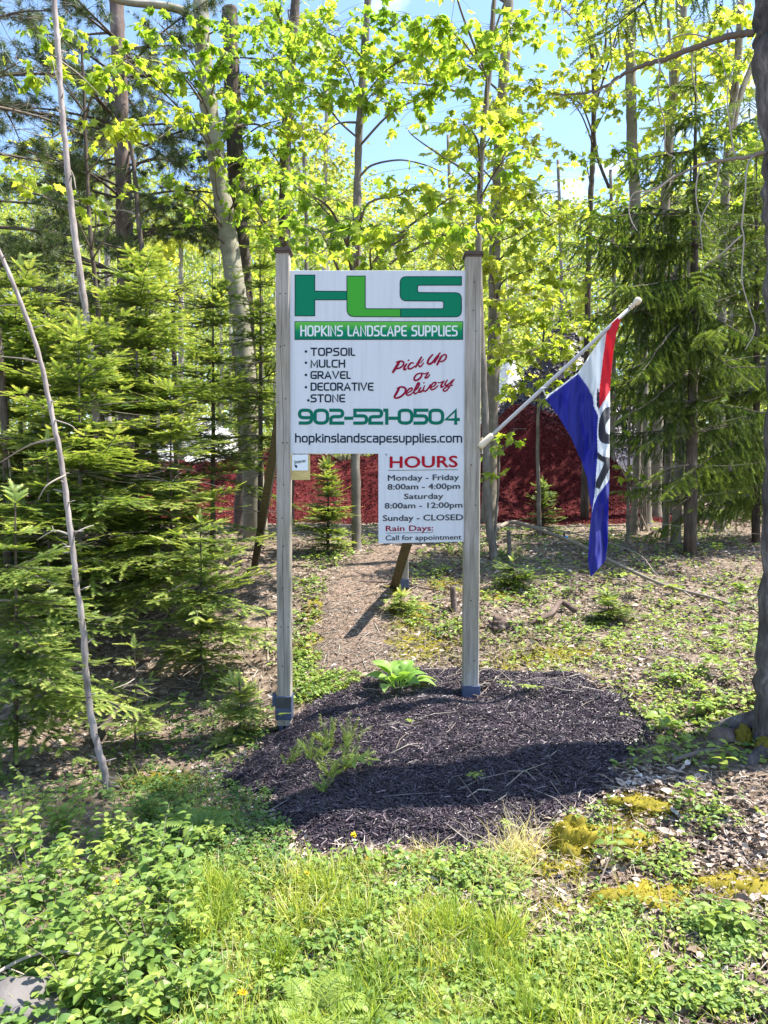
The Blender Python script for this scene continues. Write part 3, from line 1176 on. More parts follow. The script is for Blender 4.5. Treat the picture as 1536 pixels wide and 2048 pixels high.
# banner: printed vertical gradient
m, t, b = new_mat('banner_print')
r1 = ramp(t, [(0, (.0, .15, .085)), (.45, (.0, .22, .10)), (.7, (.06, .36, .06)), (1, (.14, .52, .07))])
t.links.new(attr(t), r1.inputs['Fac'])
t.links.new(r1.outputs['Color'], b.inputs['Base Color'])
b.inputs['Roughness'].default_value = .5
b.inputs['Specular IOR Level'].default_value = .12
M_BANNER = m
m_ = MB()
for k in range(12):
    ya, yb = 568 + (697 - 568) * k / 12, 568 + (697 - 568) * (k + 1) / 12
    V = [S(*Z1(172, yb), .0016), S(*Z1(1348, yb), .0016), S(*Z1(1348, ya), .0016), S(*Z1(172, ya), .0016)]
    m_.add(V, np.array([(0, 1, 2, 3)]), [1 - (k + 1) / 12, 1 - (k + 1) / 12, 1 - k / 12, 1 - k / 12], 0)
stroke_mesh(m_, zp([(174, 570), (1346, 570), (1346, 695), (174, 695)]), 1.3, .0022, 1, True)
sub('name_banner', m_, [M_BANNER, M_NAVY], panel)
m_ = MB()
a0, c0 = Z1(212, 597)
a1, c1 = Z1(1310, 673)
text_line(m_, 'HOPKINS LANDSCAPE SUPPLIES', a0, a1, c0, c1, 3.1, .0028, 0, .30)
sub('banner_lettering', m_, M_WHITE, panel)
bul = {752: (251, 779), 835: (251, 857), 915: (251, 942), 995: (251, 1028), 1077: (268, 1120)}
for s, xa, xb, ya, yb in (('TOPSOIL', 283, 594, 752, 810), ('MULCH', 283, 525, 835, 892), ('GRAVEL', 283, 563, 915, 971), ('DECORATIVE', 283, 723, 995, 1053), ('STONE', 283, 525, 1077, 1134)):
    a0, c0 = Z1(xa, ya)
    a1, c1 = Z1(xb, yb)
    m_ = MB()
    text_line(m_, s, a0, a1, c0, c1, 2.9, .0020, 0, .27)
    x_, y_ = Z1(*bul[ya])
    poly_mesh(m_, [(x_ + 2.6 * math.cos(k * PI / 6), y_ + 2.6 * math.sin(k * PI / 6)) for k in range(12)], .0020)
    sub('product_lettering', m_, M_NAVY, panel)
m_ = MB()
a0, c0 = Z1(195, 1177)
a1, c1 = Z1(1325, 1290)
text_line(m_, '902-521-0504', a0, a1, c0, c1, 6.6, .0020, 0, .24)
sub('phone_lettering', m_, M_TEAL, panel)
m_ = MB()
a0, c0 = Z1(175, 1350)
a1, c1 = Z1(1342, 1415)
text_line(m_, 'hopkinslandscapesupplies.com', a0, a1, c0, c1, 2.9, .0020, 0, .24)
sub('web_lettering', m_, M_NAVY, panel)
# brush script
SK = 1536 / 180.0
SCR = [
    ([(335, 280), (280, 370), (212, 478)], 36), ([(270, 300), (335, 277), (398, 290), (395, 345), (335, 392), (275, 410)], 24),
    ([(460, 315), (415, 385), (415, 420), (455, 405)], 28), ([(495, 250), (475, 275)], 24),
    ([(580, 310), (530, 308), (488, 355), (485, 402), (535, 402), (600, 355)], 24),
    ([(715, 198), (655, 295), (603, 388)], 28), ([(745, 240), (695, 300), (640, 318)], 13), ([(645, 315), (685, 372), (748, 300)], 20),
    ([(905, 158), (840, 232), (812, 300), (845, 325), (895, 295), (950, 225), (1030, 130)], 28), ([(1010, 180), (950, 262), (925, 312)], 27),
    ([(1060, 175), (1010, 265), (968, 352)], 29), ([(1035, 215), (1095, 165), (1132, 185), (1112, 245), (1055, 282), (1010, 280)], 22),
    ([(690, 480), (625, 505), (583, 570), (600, 605), (655, 588), (705, 535), (712, 490), (680, 482)], 25),
    ([(715, 475), (765, 492), (835, 462)], 17), ([(830, 470), (790, 525), (770, 562), (810, 555), (852, 500)], 21),
    ([(335, 725), (290, 805), (238, 900)], 32), ([(285, 745), (365, 715), (432, 742), (430, 805), (370, 868), (295, 905), (238, 900)], 27),
    ([(465, 825), (535, 778), (548, 738), (500, 748), (452, 810), (462, 855), (515, 850), (575, 800)], 22),
    ([(572, 802), (640, 735), (672, 662), (648, 652), (608, 730), (578, 800), (600, 832), (655, 800)], 24),
    ([(702, 718), (662, 790), (690, 802), (735, 770)], 27), ([(758, 635), (740, 658)], 24),
    ([(762, 688), (738, 768), (775, 788), (830, 732), (862, 668)], 23),
    ([(878, 725), (940, 685), (952, 642), (908, 650), (866, 712), (880, 762), (935, 745), (995, 690)], 22),
    ([(978, 640), (1030, 642), (1102, 608)], 15), ([(1095, 615), (1048, 680), (1045, 720), (1092, 700)], 25),
    ([(1152, 592), (1112, 660), (1120, 692), (1172, 668), (1252, 590)], 23), ([(1272, 578), (1200, 690), (1140, 772), (1098, 788), (1082, 760), (1140, 715), (1245, 685)], 20)]
m_ = MB()
for pts, wd in SCR:
    c = catmull([(760 + a / SK, 690 + bb / SK) for a, bb in pts], 6)
    n = len(c)
    wv = 1.3 * wd / SK * (1 - .35 * np.abs(np.linspace(-1, 1, n)) ** 3)
    stroke_mesh(m_, c, wv, .0020 + .0002 * random.random(), 0)
sub('script_lettering', m_, M_CRIM, panel)

# braces behind the posts
def bar(m_, A, B, wx, wy, mat=0):
    A, B = np.array(A, float), np.array(B, float)
    t_ = unit(B - A)
    s = unit(np.cross(t_, [0, 1, 0]))
    u_ = np.cross(s, t_)
    V = [A + s * a * wx + u_ * c * wy for a, c in ((-1, -1), (1, -1), (1, 1), (-1, 1))] + [B + s * a * wx + u_ * c * wy for a, c in ((-1, -1), (1, -1), (1, 1), (-1, 1))]
    m_.add(V, np.array([(0, 3, 2, 1), (4, 5, 6, 7), (0, 1, 5, 4), (1, 2, 6, 5), (2, 3, 7, 6), (3, 0, 4, 7)]), .5, mat)


m_ = MB()
ft = G(508, 1130)
tp = P(566, 800, SY + .12)
bar(m_, tp, ft - Vector((0, 0, .05)), .034, .022)
m_.build('brace', M_BRACE, sign)
m_ = MB()
ft = G(786, 1172)
tp = P(925, 905, SY + .11)
tp2 = P(938, 640, SY + .11)
bar(m_, P(822, 1060, 6.6), ft - Vector((0, 0, .05)), .042, .024)
m_.build('brace', M_BRACE, sign)

# hours board
HK = ZK


def Z2(a, c):
    return 540 + a / HK, 880 + c / HK


HB = [Z2(757, 92), Z2(1372, 90), Z2(1372, 709), Z2(757, 722)]
m_ = MB()
HY = SY + .004
fr_ = [np.array(S(*p)) for p in HB]
V = [(p[0], SY - .004, p[2]) for p in fr_] + [(p[0], SY + .006, p[2]) for p in fr_]
# sits below the panel, hung from the right post
m_.add(V, np.array([(3, 2, 1, 0), (4, 5, 6, 7), (0, 1, 5, 4), (1, 2, 6, 5), (2, 3, 7, 6), (3, 0, 4, 7)]), .5, 0)
hb = m_.build('hours_board', M_PANEL)
tag(hb, 'white opening hours board with red HOURS heading hung under the big panel', 'sign board')
M_INK = plain('print_black_blue', (.012, .022, .04), .4)


def font_line(m_, s, x0, x1, ytop, ybase, off, mat, bold=.0, slope=0.0, fat=0.0):
    cu = bpy.data.curves.new('lettering', 'FONT')
    cu.body = s
    cu.offset = bold
    cu.resolution_u = 3
    ob = bpy.data.objects.new('lettering', cu)
    COL.objects.link(ob)
    dg = bpy.context.evaluated_depsgraph_get()
    me = bpy.data.meshes.new_from_object(ob.evaluated_get(dg))
    V = np.array([v.co[:] for v in me.vertices])
    fs = [tuple(p.vertices) for p in me.polygons]
    bpy.data.objects.remove(ob)
    bpy.data.curves.remove(cu)
    bpy.data.meshes.remove(me)
    cap = .729 + bold * 2
    sx = (x1 - x0) / (V[:, 0].max() - V[:, 0].min())
    sy = (ybase - ytop) / cap
    out = []
    for v in V:
        a = x0 + (v[0] - V[:, 0].min()) * sx
        c = ybase - (v[1] + bold) * sy + slope * (a - x0)
        out.append((a, c))
    by_n = {}
    for f in fs:
        by_n.setdefault(len(f), []).append(f)
    for k_, (dx_, dy_) in enumerate(((0, 0), (-fat, 0), (fat, 0), (0, fat * .6), (0, -fat * .6))[:5 if fat else 1]):
        m_.add([S(a + dx_, c + dy_, off + .00025 * k_) for a, c in out], [np.array(v) for v in by_n.values()], .5, mat)


def hl(m_, s, xa, xb, ya, yb, mat, fat=.3):
    a0, c0 = Z2(xa, ya)
    a1, c1 = Z2(xb, yb)
    font_line(m_, s, a0 + fat, a1 - fat, c0, c1, .0062, mat, 0.0, -.012, fat)


m_ = MB()
hl(m_, 'HOURS', 835, 1310, 112, 194, 0, .95)
stroke_mesh(m_, [Z2(825, 212), Z2(1310, 207)], 1.0, .0062, 1)
sub('heading_lettering', m_, [M_RED, M_INK], hb)
for s, xa, xb, ya, yb in (('Monday - Friday', 822, 1320, 243, 284), ('8:00am - 4:00pm', 820, 1326, 306, 346), ('Saturday', 935, 1210, 373, 412), ('8:00am - 12:00pm', 800, 1343, 438, 478),
                          ('Sunday - CLOSED', 787, 1348, 523, 565), ('Call for appointment', 806, 1336, 664, 700)):
    m_ = MB()
    hl(m_, s, xa, xb, ya, yb, 0, .42 if s[0:2] != 'Ca' else .28)
    sub('hours_lettering', m_, M_INK, hb)
m_ = MB()
hl(m_, 'Rain Days:', 808, 1140, 596, 636, 0, .3)
stroke_mesh(m_, [Z2(810, 650), Z2(1138, 645)], .9, .0062, 1)
for a, c in ((811, 102), (1359, 98), (1357, 665)):
    x_, y_ = Z2(a, c)
    poly_mesh(m_, [(x_ + 1.3 * math.cos(k * PI / 4), y_ + 1.3 * math.sin(k * PI / 4)) for k in range(8)], .0064, 1)
sub('rain_lettering', m_, [M_CRIM, M_INK], hb)

# little payment sign on a plywood scrap
m_ = px_box(582, 909, 620, 960, SY + .002, SY + .014, 0, None, .001)
pb = m_.build('notice_board', M_PLY)
tag(pb, 'small yellowish plywood scrap carrying a white payment sticker beside left post', 'notice board')
m_ = px_box(584, 909, 616, 941, SY - .0005, SY + .0019)
st = sub('sticker', m_, plain('sticker_white', (.72, .77, .80), .4), pb)
m_ = MB()
TK = 1536 / 220.0
font_line(m_, 'Interac', 540 + 345 / TK, 540 + 500 / TK, 880 + 283 / TK, 880 + 332 / TK, .0012, 0, .0, -.16, .2)
poly_mesh(m_, [(540 + a / TK, 880 + c / TK) for a, c in ((340, 340), (352, 338), (358, 352), (378, 350), (382, 388), (360, 390), (346, 368))], .0012)
sub('sticker_lettering', m_, M_NAVY, pb)

# stub post behind
sy_ = G(806, 1180)
m_ = MB()
sd_ = sy_.y
zt, zm, zb = P(806, 1110, sd_).z, P(806, 1158, sd_).z, sy_.z - .03
xl, xr = P(796, 1150, sd_).x, P(817, 1150, sd_).x
m_.box((xl, sd_, zm), (xr, sd_ + (xr - xl), zt), .5, 0, .005)
stub = m_.build('stub_post', M_POST)
tag(stub, 'short cut wooden post in a blue metal shoe behind the hours board', 'post')
m_ = MB()
m_.box((xl - .006, sd_ - .006, sy_.z + .02), (xr + .006, sd_ + (xr - xl) + .006, zm + .002), .5, 0, .004)
m_.box((xl + .02, sd_ + .01, zb), (xr - .02, sd_ + .06, sy_.z + .02), .5, 0)
sub('post_shoe', m_, M_SLEEVE, stub)

# ------------------------------------------------------------------ flag pole and flag
M_POLE = plain('pole_white', (.44, .44, .45), .4, .5, 0, .06, 20)
M_CREAM = plain('pole_cream', (.66, .58, .44), .5, .4, 0, .1, 20)
FD0, FD1 = 5.19, 5.02


def FP(px, py, off=0.0):
    """point of the flag plane, which swings slightly towards the road"""
    k = np.clip((px - 960) / 320, 0, 1)
    return P(px, py, FD0 + (FD1 - FD0) * k - off)


A, B = FP(963, 890), FP(1262, 614)
m_ = MB()
m_.tube([A.lerp(B, k / 6) for k in range(7)], .0125, 14, .5, 0)
fp = m_.build('flag_pole', M_POLE)
tag(fp, 'slanting white flag pole with cream ball finial fixed to right sign post', 'flag pole')
m_ = MB()
dv = (B - A).normalized()
prof = [(0, .014), (.004, .018), (.010, .018), (.013, .013), (.018, .013), (.021, .018), (.027, .018), (.030, .012), (.037, .012), (.040, .017), (.046, .019), (.058, .024), (.068, .0245), (.078, .021), (.085, .012), (.087, .002)]
B0 = B - dv * .012
m_.tube([B0 + dv * (s * 1.05) for s, r in prof], [r for s, r in prof], 16, .5, 0)
sub('finial', m_, M_CREAM, fp)
m_ = MB()
m_.tube([A - dv * .02, A + dv * .0, A + dv * .09, A + dv * .10], [.024, .024, .021, .017], 14, .5, 0)
bx_ = P(964, 890, 5.2)
m_.box((bx_.x - .003, SY - .01, bx_.z - .06), (bx_.x + .006, SY + .055, bx_.z + .05), .5, 0, .002)
sub('bracket', m_, M_CREAM, fp)
m_ = MB()
rg = A.lerp(B, .42)
ringp = [rg + dv * .006 * math.sin(a) + (Vector((0, -1, 0)) * math.cos(a) + Vector((0, 0, -1)).cross(Vector((0, 1, 0))) * math.sin(a)) * .019 for a in np.linspace(0, 2 * PI, 15)]
m_.tube(ringp, .003, 6, .5, 0)
tie = FP(1092, 790, .0)
m_.tube([rg + Vector((0, -.017, -.012)), tie.lerp(rg, .4) + Vector((0, -.01, -.02)), tie], .0035, 6, .5, 0)
sub('clip_ring', m_, M_WHITE, fp)

FK = 1365 / 400.0


def Z3(a, c):
    return 940 + a / FK, 570 + c / FK


ROWL = [(197, 1036), (290, 937), (330, 918), (430, 850), (520, 790), (600, 735), (680, 630), (750, 530), (778, 512), (890, 600), (1040, 690), (1200, 760), (1320, 800), (1450, 815), (1530, 832), (1560, 830), (1700, 815), (1880, 805), (1992, 824)]
ROWR = [(197, 1040), (260, 1022), (330, 1000), (480, 975), (620, 962), (715, 955), (840, 955), (1000, 953), (1330, 950), (1500, 945), (1760, 940), (1880, 925), (1940, 872), (1992, 826)]
RED = [(935, 292), (1045, 190), (1000, 330), (975, 480), (962, 620), (960, 715), (885, 842), (880, 760), (905, 520), (922, 400)]
BLUE1 = [(505, 790), (530, 768), (738, 607), (800, 690), (835, 760), (845, 830), (876, 892), (868, 1000), (872, 1150), (856, 1350), (850, 1430), (832, 1560), (700, 1560), (500, 800)]
BLUE2 = [(965, 1325), (950, 1330), (870, 1440), (846, 1500), (832, 1560), (780, 1600), (780, 2010), (1000, 2010)]
LET = [
    rounded([(872, 700), (884, 740), (884, 835), (880, 860), (866, 820), (866, 740)]),
    rounded([(957, 832), (920, 838, 20), (885, 905, 40), (876, 985, 40), (878, 1050, 40), (905, 1082, 30), (957, 1085), (957, 1018), (930, 1015, 20), (922, 985, 20), (926, 950, 20), (957, 905)]),
    [(873, 1140), (872, 1185), (905, 1208), (955, 1212), (955, 1210), (957, 1300), (935, 1245), (882, 1392), (858, 1380), (858, 1355), (915, 1225), (930, 1215), (955, 1212), (955, 1175), (905, 1165)],
]
LET[2] = [(873, 1140), (870, 1185), (918, 1215), (858, 1350), (858, 1382), (884, 1392), (957, 1245), (957, 1180), (905, 1168)]
NR, NC = 300, 84
zl = np.array(ROWL, float)
zr = np.array(ROWR, float)
rowsz = np.linspace(197, 1990, NR)
Lx = np.interp(rowsz, zl[:, 0], zl[:, 1])
Rx = np.interp(rowsz, zr[:, 0], zr[:, 1])
uu = np.linspace(0, 1, NC)
FX = Lx[:, None] + (Rx - Lx)[:, None] * uu[None]
FZ = np.repeat(rowsz[:, None], NC, 1)
hang = np.clip((FZ - 197) / 900, 0, 1)
wid = (Rx - Lx)[:, None] / 300
dep = (.030 * np.sin(FX / 38.0 + FZ / 420.0) + .018 * np.sin(FX / 17.0 - FZ / 300.0 + 1.0) + .012 * np.sin(FZ / 120 + FX / 60)) * (.25 + .75 * hang)
onwhite = np.clip((FX - 868) / 14, 0, 1)
dep = dep + (.006 * np.sin(FX / 7.0 + FZ / 90.0 + 1.5 * np.sin(FZ / 60.0)) + .004 * np.sin(FX / 11.0 - FZ / 37.0)) * (.3 + .7 * hang)
dep = dep + .035 * onwhite * np.clip((FZ - 700) / 200, 0, 1) * np.clip((1560 - FZ) / 100, 0, 1)
V = []
for i in range(NR):
    for j in range(NC):
        V.append(FP(*Z3(FX[i, j], FZ[i, j]), .004 + dep[i, j]))
ii = np.arange(NR * NC).reshape(NR, NC)
fq = np.stack([ii[:-1, :-1], ii[1:, :-1], ii[1:, 1:], ii[:-1, 1:]], -1).reshape(-1, 4)
cxm = ((FX[:-1, :-1] + FX[1:, 1:]) / 2).reshape(-1)
czm = ((FZ[:-1, :-1] + FZ[1:, 1:]) / 2).reshape(-1)
matid = np.zeros(len(fq), int)
matid[inpoly(cxm, czm, RED)] = 1
matid[inpoly(cxm, czm, BLUE1)] = 2
matid[inpoly(cxm, czm, BLUE2)] = 2
lett = np.zeros(len(fq), bool)
for pl in LET:
    lett |= inpoly(cxm, czm, pl)
lett &= matid == 0
lett |= inpoly(cxm, czm, LET[0])
matid[lett] = 3


def cloth(name, col, trans=.42):
    m, t, b = new_mat(name)
    b.inputs['Base Color'].default_value = (*col, 1)
    b.inputs['Roughness'].default_value = .6
    b.inputs['Sheen Weight'].default_value = .15
    w_ = nnoise(t, 90, 2, .5)
    bumpn(t, b, w_, .08, .002)
    tr = t.nodes.new('ShaderNodeBsdfTranslucent')
    tr.inputs['Color'].default_value = (*[min(1, c * 1.1) for c in col], 1)
    ms = t.nodes.new('ShaderNodeMixShader')
    ms.inputs[0].default_value = trans
    t.links.new(b.outputs[0], ms.inputs[1])
    t.links.new(tr.outputs[0], ms.inputs[2])
    t.links.new(ms.outputs[0], t.nodes['Material Output'].inputs['Surface'])
    return m


CL = [cloth('cloth_white', (.72, .76, .80)), cloth('cloth_red', (.72, .012, .03)), cloth('cloth_blue', (.022, .03, .36)), cloth('cloth_black', (.014, .015, .024), .03)]
m_ = MB()
V = np.array([tuple(v) for v in V])
for k in range(3):
    sel = fq[(matid == k) | ((matid == 3) & (k == 0))] if k == 0 else fq[matid == k]
    pass
m_.V, m_.T, m_.n = [V], [np.full(len(V), .5)], len(V)
m_.Fc, m_.M, m_.S = [fq], [np.where(matid == 3, 3, matid).astype(np.int32)], [np.ones(len(fq), bool)]
fl = m_.build('flag', CL)
so = fl.modifiers.new('thickness', 'SOLIDIFY')
so.thickness = .0018
so.offset = 0
tag(fl, 'red white and blue OPEN flag hanging limp from the slanting pole', 'flag')

# ================================================================== TREES
def trunk_mesh(m_, pts, rad, sides=12, wob=.006, tint=.5, mat=0, flare=True):
    c = catmull([tuple(p) for p in pts], 8)
    n = len(c)
    rr = np.interp(np.linspace(0, 1, n), np.linspace(0, 1, len(rad)), rad)
    c = np.array(c)
    c[1:-1, :2] += rng.normal(0, wob, (n - 2, 2)) * .4
    rr = rr * (1 + rng.normal(0, .05, n))
    m_.tube(c, rr, sides, tint, mat)
    return c, rr


def px_trunk(pts, d, wpx_top, wpx_base, top_h=None, base=True, dd=0.0):
    """pixel polyline (top first) at distance d -> world points, ground first, and radii"""
    ps = [P(a, c, d + dd * i / max(1, len(pts) - 1)) for i, (a, c) in enumerate(pts)]
    if top_h is not None:
        k = (ps[0] - ps[1]).normalized()
        n_ex = max(0, (top_h - ps[0].z)) / max(.2, k.z)
        if n_ex > 0:
            ps = [ps[0] + k * n_ex, ps[0] + k * n_ex * .5] + ps
    if base:
        b_ = ps[-1]
        g_ = float(gz(b_.x, b_.y))
        if b_.z > g_:
            k = (ps[-1] - ps[-2]).normalized()
            L = (b_.z - g_) / max(.3, -k.z)
            bb = b_ + Vector((k.x * L * .6, 0, -(b_.z - g_)))
            bb.z = float(gz(bb.x, bb.y)) - .04
            ps.append(bb)
        else:
            ps[-1].z = g_ - .04
    ps = ps[::-1]
    n = len(ps)
    zz = np.array([p.z for p in ps])
    k = (zz - zz[0]) / max(.01, zz[-1] - zz[0])
    r0, r1 = wpx_base * d / F / 2, wpx_top * d / F / 2
    return ps, (r0 + (r1 - r0) * k)


def at_height(c, rr, z):
    i = int(np.argmin(np.abs(c[:, 2] - z)))
    return c[i], rr[i]


def spray(mw, ml, start, r0, center, ext, nleaf, leafL, tmpl, tb=(.2, .9), per=7, mat=0, upn=.55, tw=.0035):
    """a limb from the trunk to a spray of leafy twigs filling a flattened volume"""
    start = np.array(start, float)
    center = np.array(center, float)
    ext = np.array(ext, float)
    v = center - start
    dist = np.linalg.norm(v)
    hv = v.copy()
    hv[2] = 0
    end = center + unit(hv + 1e-6) * ext[0] * .7 + np.array([0, 0, ext[2] * .1])
    mid = start + v * .5 + np.array([0, 0, .10 * dist]) + rng.normal(0, .05 * dist, 3)
    c = np.array(catmull([start, mid, center, end], 6))
    n = len(c)
    r1 = max(.004, min(r0 * .45, .006 + .010 * dist))
    mw.tube(c, np.linspace(r1, .0025, n), 5, rng.uniform(.2, .6))
    nleaf = nleaf * 1.45
    leafL = leafL * .90
    K = max(2, int(nleaf / per))
    L, Fv, Nn, Sc, Ti = [], [], [], [], []
    tbase = rng.uniform(*tb)
    for k in range(K):
        e = center + rng.normal(0, .74, 3) * ext
        i = int(np.clip(n * (.35 + .65 * rng.random()), 0, n - 1))
        s = c[i]
        if np.linalg.norm(e - s) > 1.6 * ext[0]:
            s = c[int(n * .66)]
        mp_ = (s + e) / 2 + np.array([0, 0, .08 * np.linalg.norm(e - s)]) + rng.normal(0, .02, 3)
        tp = np.array(catmull([s, mp_, e], 4))
        mw.tube(tp, np.linspace(tw, .0012, len(tp)), 3, rng.uniform(.2, .7), cap=False)
        td = unit(e - mp_)
        for j in range(per):
            f = rng.uniform(.45, 1.03)
            pos = s * (1 - f) + e * f + np.array([0, 0, .08 * 4 * f * (1 - f) * np.linalg.norm(e - s) * .5])
            dirn = unit(td * .5 + rng.normal(0, .75, 3) * np.array([1, 1, .35]) + np.array([0, 0, -.28]))
            L.append(pos)
            Fv.append(dirn)
            Nn.append(np.array([0, 0, 1.0]) + rng.normal(0, upn, 3))
            Sc.append(leafL * rng.uniform(.4, 1.25))
            Ti.append(np.clip(tbase + rng.normal(0, .18), 0, 1))
    Sc = np.array(Sc)
    sc3 = np.stack([Sc * rng.uniform(.75, 1.0, len(Sc)), Sc, Sc], -1)
    ml.scatter(tmpl, np.array(L), frames(np.array(Fv), np.array(Nn)), sc3, np.array(Ti), mat)


def merge(a, b_):
    """limbs joined onto their trunk, second material"""
    if b_.n:
        a.Fc += [f + a.n for f in b_.Fc]
        a.M += [np.ones_like(q_) for q_ in b_.M]
        a.S += b_.S
        a.V += b_.V
        a.T += b_.T
        a.n += b_.n


def broadleaf(name, label, pts, d, w0, w1, bark, sprays, leafmat=None, leafL=.12, top_h=None, group=None, cat='tree', limbs=(), dd=0.0, sides=12, tb=(.2, .85), crown_extra=0, tmpl=None, flare=1.25):
    tmpl = tmpl or MAPLE
    ps, rr = px_trunk(pts, d, w0, w1, top_h, dd=dd)
    rr = np.array(rr)
    rr[0] *= flare
    root = empty(name, (ps[0].x, ps[0].y, float(gz(ps[0].x, ps[0].y))), label, cat, group)
    mw, ml = MB(), MB()
    c, cr = trunk_mesh(mw, ps, rr, sides)
    tw_ = MB()
    for lp, la, lb in limbs:
        q_ = [P(a, e, d + k_) for a, e, k_ in lp]
        q_c = np.array(catmull([tuple(x_) for x_ in q_], 6))
        ml_ = MB()
        ml_.tube(q_c, np.linspace(la, lb, len(q_c)) * d / F / 2, 7, .4)
        ml_.build('limb', bark, root)
    for s_ in sprays:
        a, e, ds, wpx, hpx, n = s_[:6]
        cen = np.array(P(a, e, ds))
        ex = wpx * ds / F / 2
        ez = hpx * ds / F / 2
        dst = np.hypot(cen[0] - c[0, 0], cen[1] - c[0, 1])
        st, sr = at_height(c, cr, min(cen[2] - .25 * dst, c[-1, 2] - .1))
        spray(tw_, ml, st, sr, cen, (ex, ex * .9, ez), n, leafL, tmpl, tb)
    for k_ in range(crown_extra):
        zz = rng.uniform(max(5.8, c[-1, 2] * .5), c[-1, 2] + .4)
        st, sr = at_height(c, cr, zz)
        an = rng.uniform(0, 2 * PI)
        L = rng.uniform(.6, 1.9)
        cen = st + np.array([math.cos(an) * L, math.sin(an) * L, .35 * L])
        spray(tw_, ml, st, sr, cen, (.7, .7, .3), 80, leafL * 1.1, tmpl, tb)
    merge(mw, tw_)
    mw.build('trunk', [bark, M_TWIG], root)
    if ml.n:
        ml.build('crown', leafmat or M_MAPLE, root)
    return root


# --- maples and other broadleaf trees (pixel trunk line, top first)
broadleaf('maple_tree', 'tall smooth grey maple leaning left with a forked limb at the top', [(398, -40), (410, 150), (430, 300), (450, 430), (466, 540), (484, 660), (503, 900)], 10.2, 30, 42, M_BARK_SMOOTH,
          [(440, 130, 9.6, 110, 50, 90), (360, 140, 9.4, 130, 50, 80), (470, 250, 9.6, 120, 70, 90), (500, 190, 10.2, 120, 60, 90), (300, 160, 9.2, 120, 50, 60), (390, 240, 9.2, 110, 40, 60), (520, 330, 10, 110, 60, 70), (540, 120, 10, 120, 80, 90), (500, 60, 10, 120, 60, 80), (330, 60, 9.4, 120, 50, 50), (270, 110, 9.4, 120, 40, 50), (560, 360, 9.6, 140, 70, 60), (470, 400, 9.6, 120, 70, 50), (400, 440, 9.6, 120, 70, 40), (340, 380, 9.4, 120, 70, 40), (400, 60, 9.8, 110, 50, 50), (430, 330, 9.4, 80, 30, 20)],
          M_MAPLE, .125, 8.6, 'maples behind the sign', limbs=[([(398, 60, 0), (375, 28, -.1), (330, 12, -.2), (240, 2, -.3), (170, -30, -.4)], 20, 9), ([(452, 330, 0), (420, 285, -.3), (350, 215, -.6), (300, 190, -.8)], 6, 2)], crown_extra=2)
broadleaf('dark_tree', 'dark ridged trunk close behind the smooth grey maple', [(462, 100), (468, 250), (476, 420), (488, 620), (495, 800), (500, 1000)], 11.4, 30, 44, M_BARK_DARK, [(560, 240, 11, 120, 60, 70), (500, 380, 11, 110, 60, 60)], M_MAPLE, .12, 8.5, 'maples behind the sign')
broadleaf('maple_tree', 'slender dark trunk rising behind the left sign post', [(594, -40), (582, 130), (573, 260), (569, 400), (571, 600), (574, 1000)], 11.8, 18, 28, M_BARK_DARK,
          [(560, 40, 11, 150, 70, 140), (620, 110, 11, 150, 70, 130), (560, 170, 11, 140, 70, 120), (640, 190, 11.2, 120, 50, 80), (600, 250, 11, 110, 50, 70), (540, 300, 11, 120, 60, 80), (520, 430, 10.5, 120, 50, 70), (580, 400, 11, 130, 60, 80), (570, 480, 10.5, 140, 50, 80)],
          M_MAPLE, .125, 8.8, 'maples behind the sign', crown_extra=2)
broadleaf('maple_tree', 'thin young maple growing at the end of the path, seen above and below the panel', [(738, -40), (730, 90), (722, 200), (716, 330), (713, 500), (711, 900), (713, 1089)], 9.2, 13, 20, M_BARK_GREY,
          [(640, 60, 8.8, 160, 70, 150), (690, 130, 8.6, 150, 60, 130), (790, 50, 8.8, 120, 50, 80), (830, 110, 8.6, 160, 60, 140), (860, 190, 8.6, 150, 60, 130), (760, 180, 8.8, 120, 50, 90), (640, 190, 8.6, 140, 50, 90),
           (640, 410, 7.8, 180, 50, 60), (720, 440, 7.6, 160, 50, 50), (800, 390, 7.8, 150, 40, 50), (880, 410, 7.8, 150, 40, 45), (650, 480, 7.4, 170, 50, 60), (800, 480, 7.4, 170, 50, 60), (890, 470, 7.4, 140, 50, 45), (740, 515, 7.2, 170, 40, 50), (600, 380, 7.8, 120, 40, 30)],
          M_MAPLE, .125, 8.4, 'maples behind the sign', limbs=[([(720, 352, 0), (745, 330, -.2), (800, 320, -.5), (850, 330, -.7), (885, 345, -.8)], 5, 1.5), ([(716, 245, 0), (690, 245, -.2), (670, 250, -.3), (640, 275, -.4)], 5, 1.5)], crown_extra=2)
broadleaf('maple_sapling', 'thin curving sapling standing just behind the right sign post', [(992, -40), (984, 60), (977, 160), (967, 260), (961, 350), (957, 490), (962, 650), (969, 800), (976, 1020), (986, 1100)], 8.6, 8, 17, M_BARK_GREY,
          [(900, 60, 8, 130, 60, 110), (960, 120, 8, 140, 60, 120), (1020, 60, 8, 120, 60, 100), (930, 250, 7.6, 120, 60, 80), (1000, 330, 8, 140, 70, 100), (930, 460, 7.2, 130, 50, 80), (1000, 250, 8.2, 130, 60, 100), (900, -80, 7.2, 200, 60, 40), (1080, -110, 7.5, 200, 60, 40), (980, -220, 7.0, 220, 60, 40)],  # last three sprays hang unseen above the view, added to dapple the mulch
          M_MAPLE, .12, 8.4, 'maples behind the sign', limbs=[([(961, 375, 0), (935, 345, -.2), (880, 310, -.5), (830, 275, -.7), (812, 255, -.8)], 5, 1.2)], crown_extra=1)
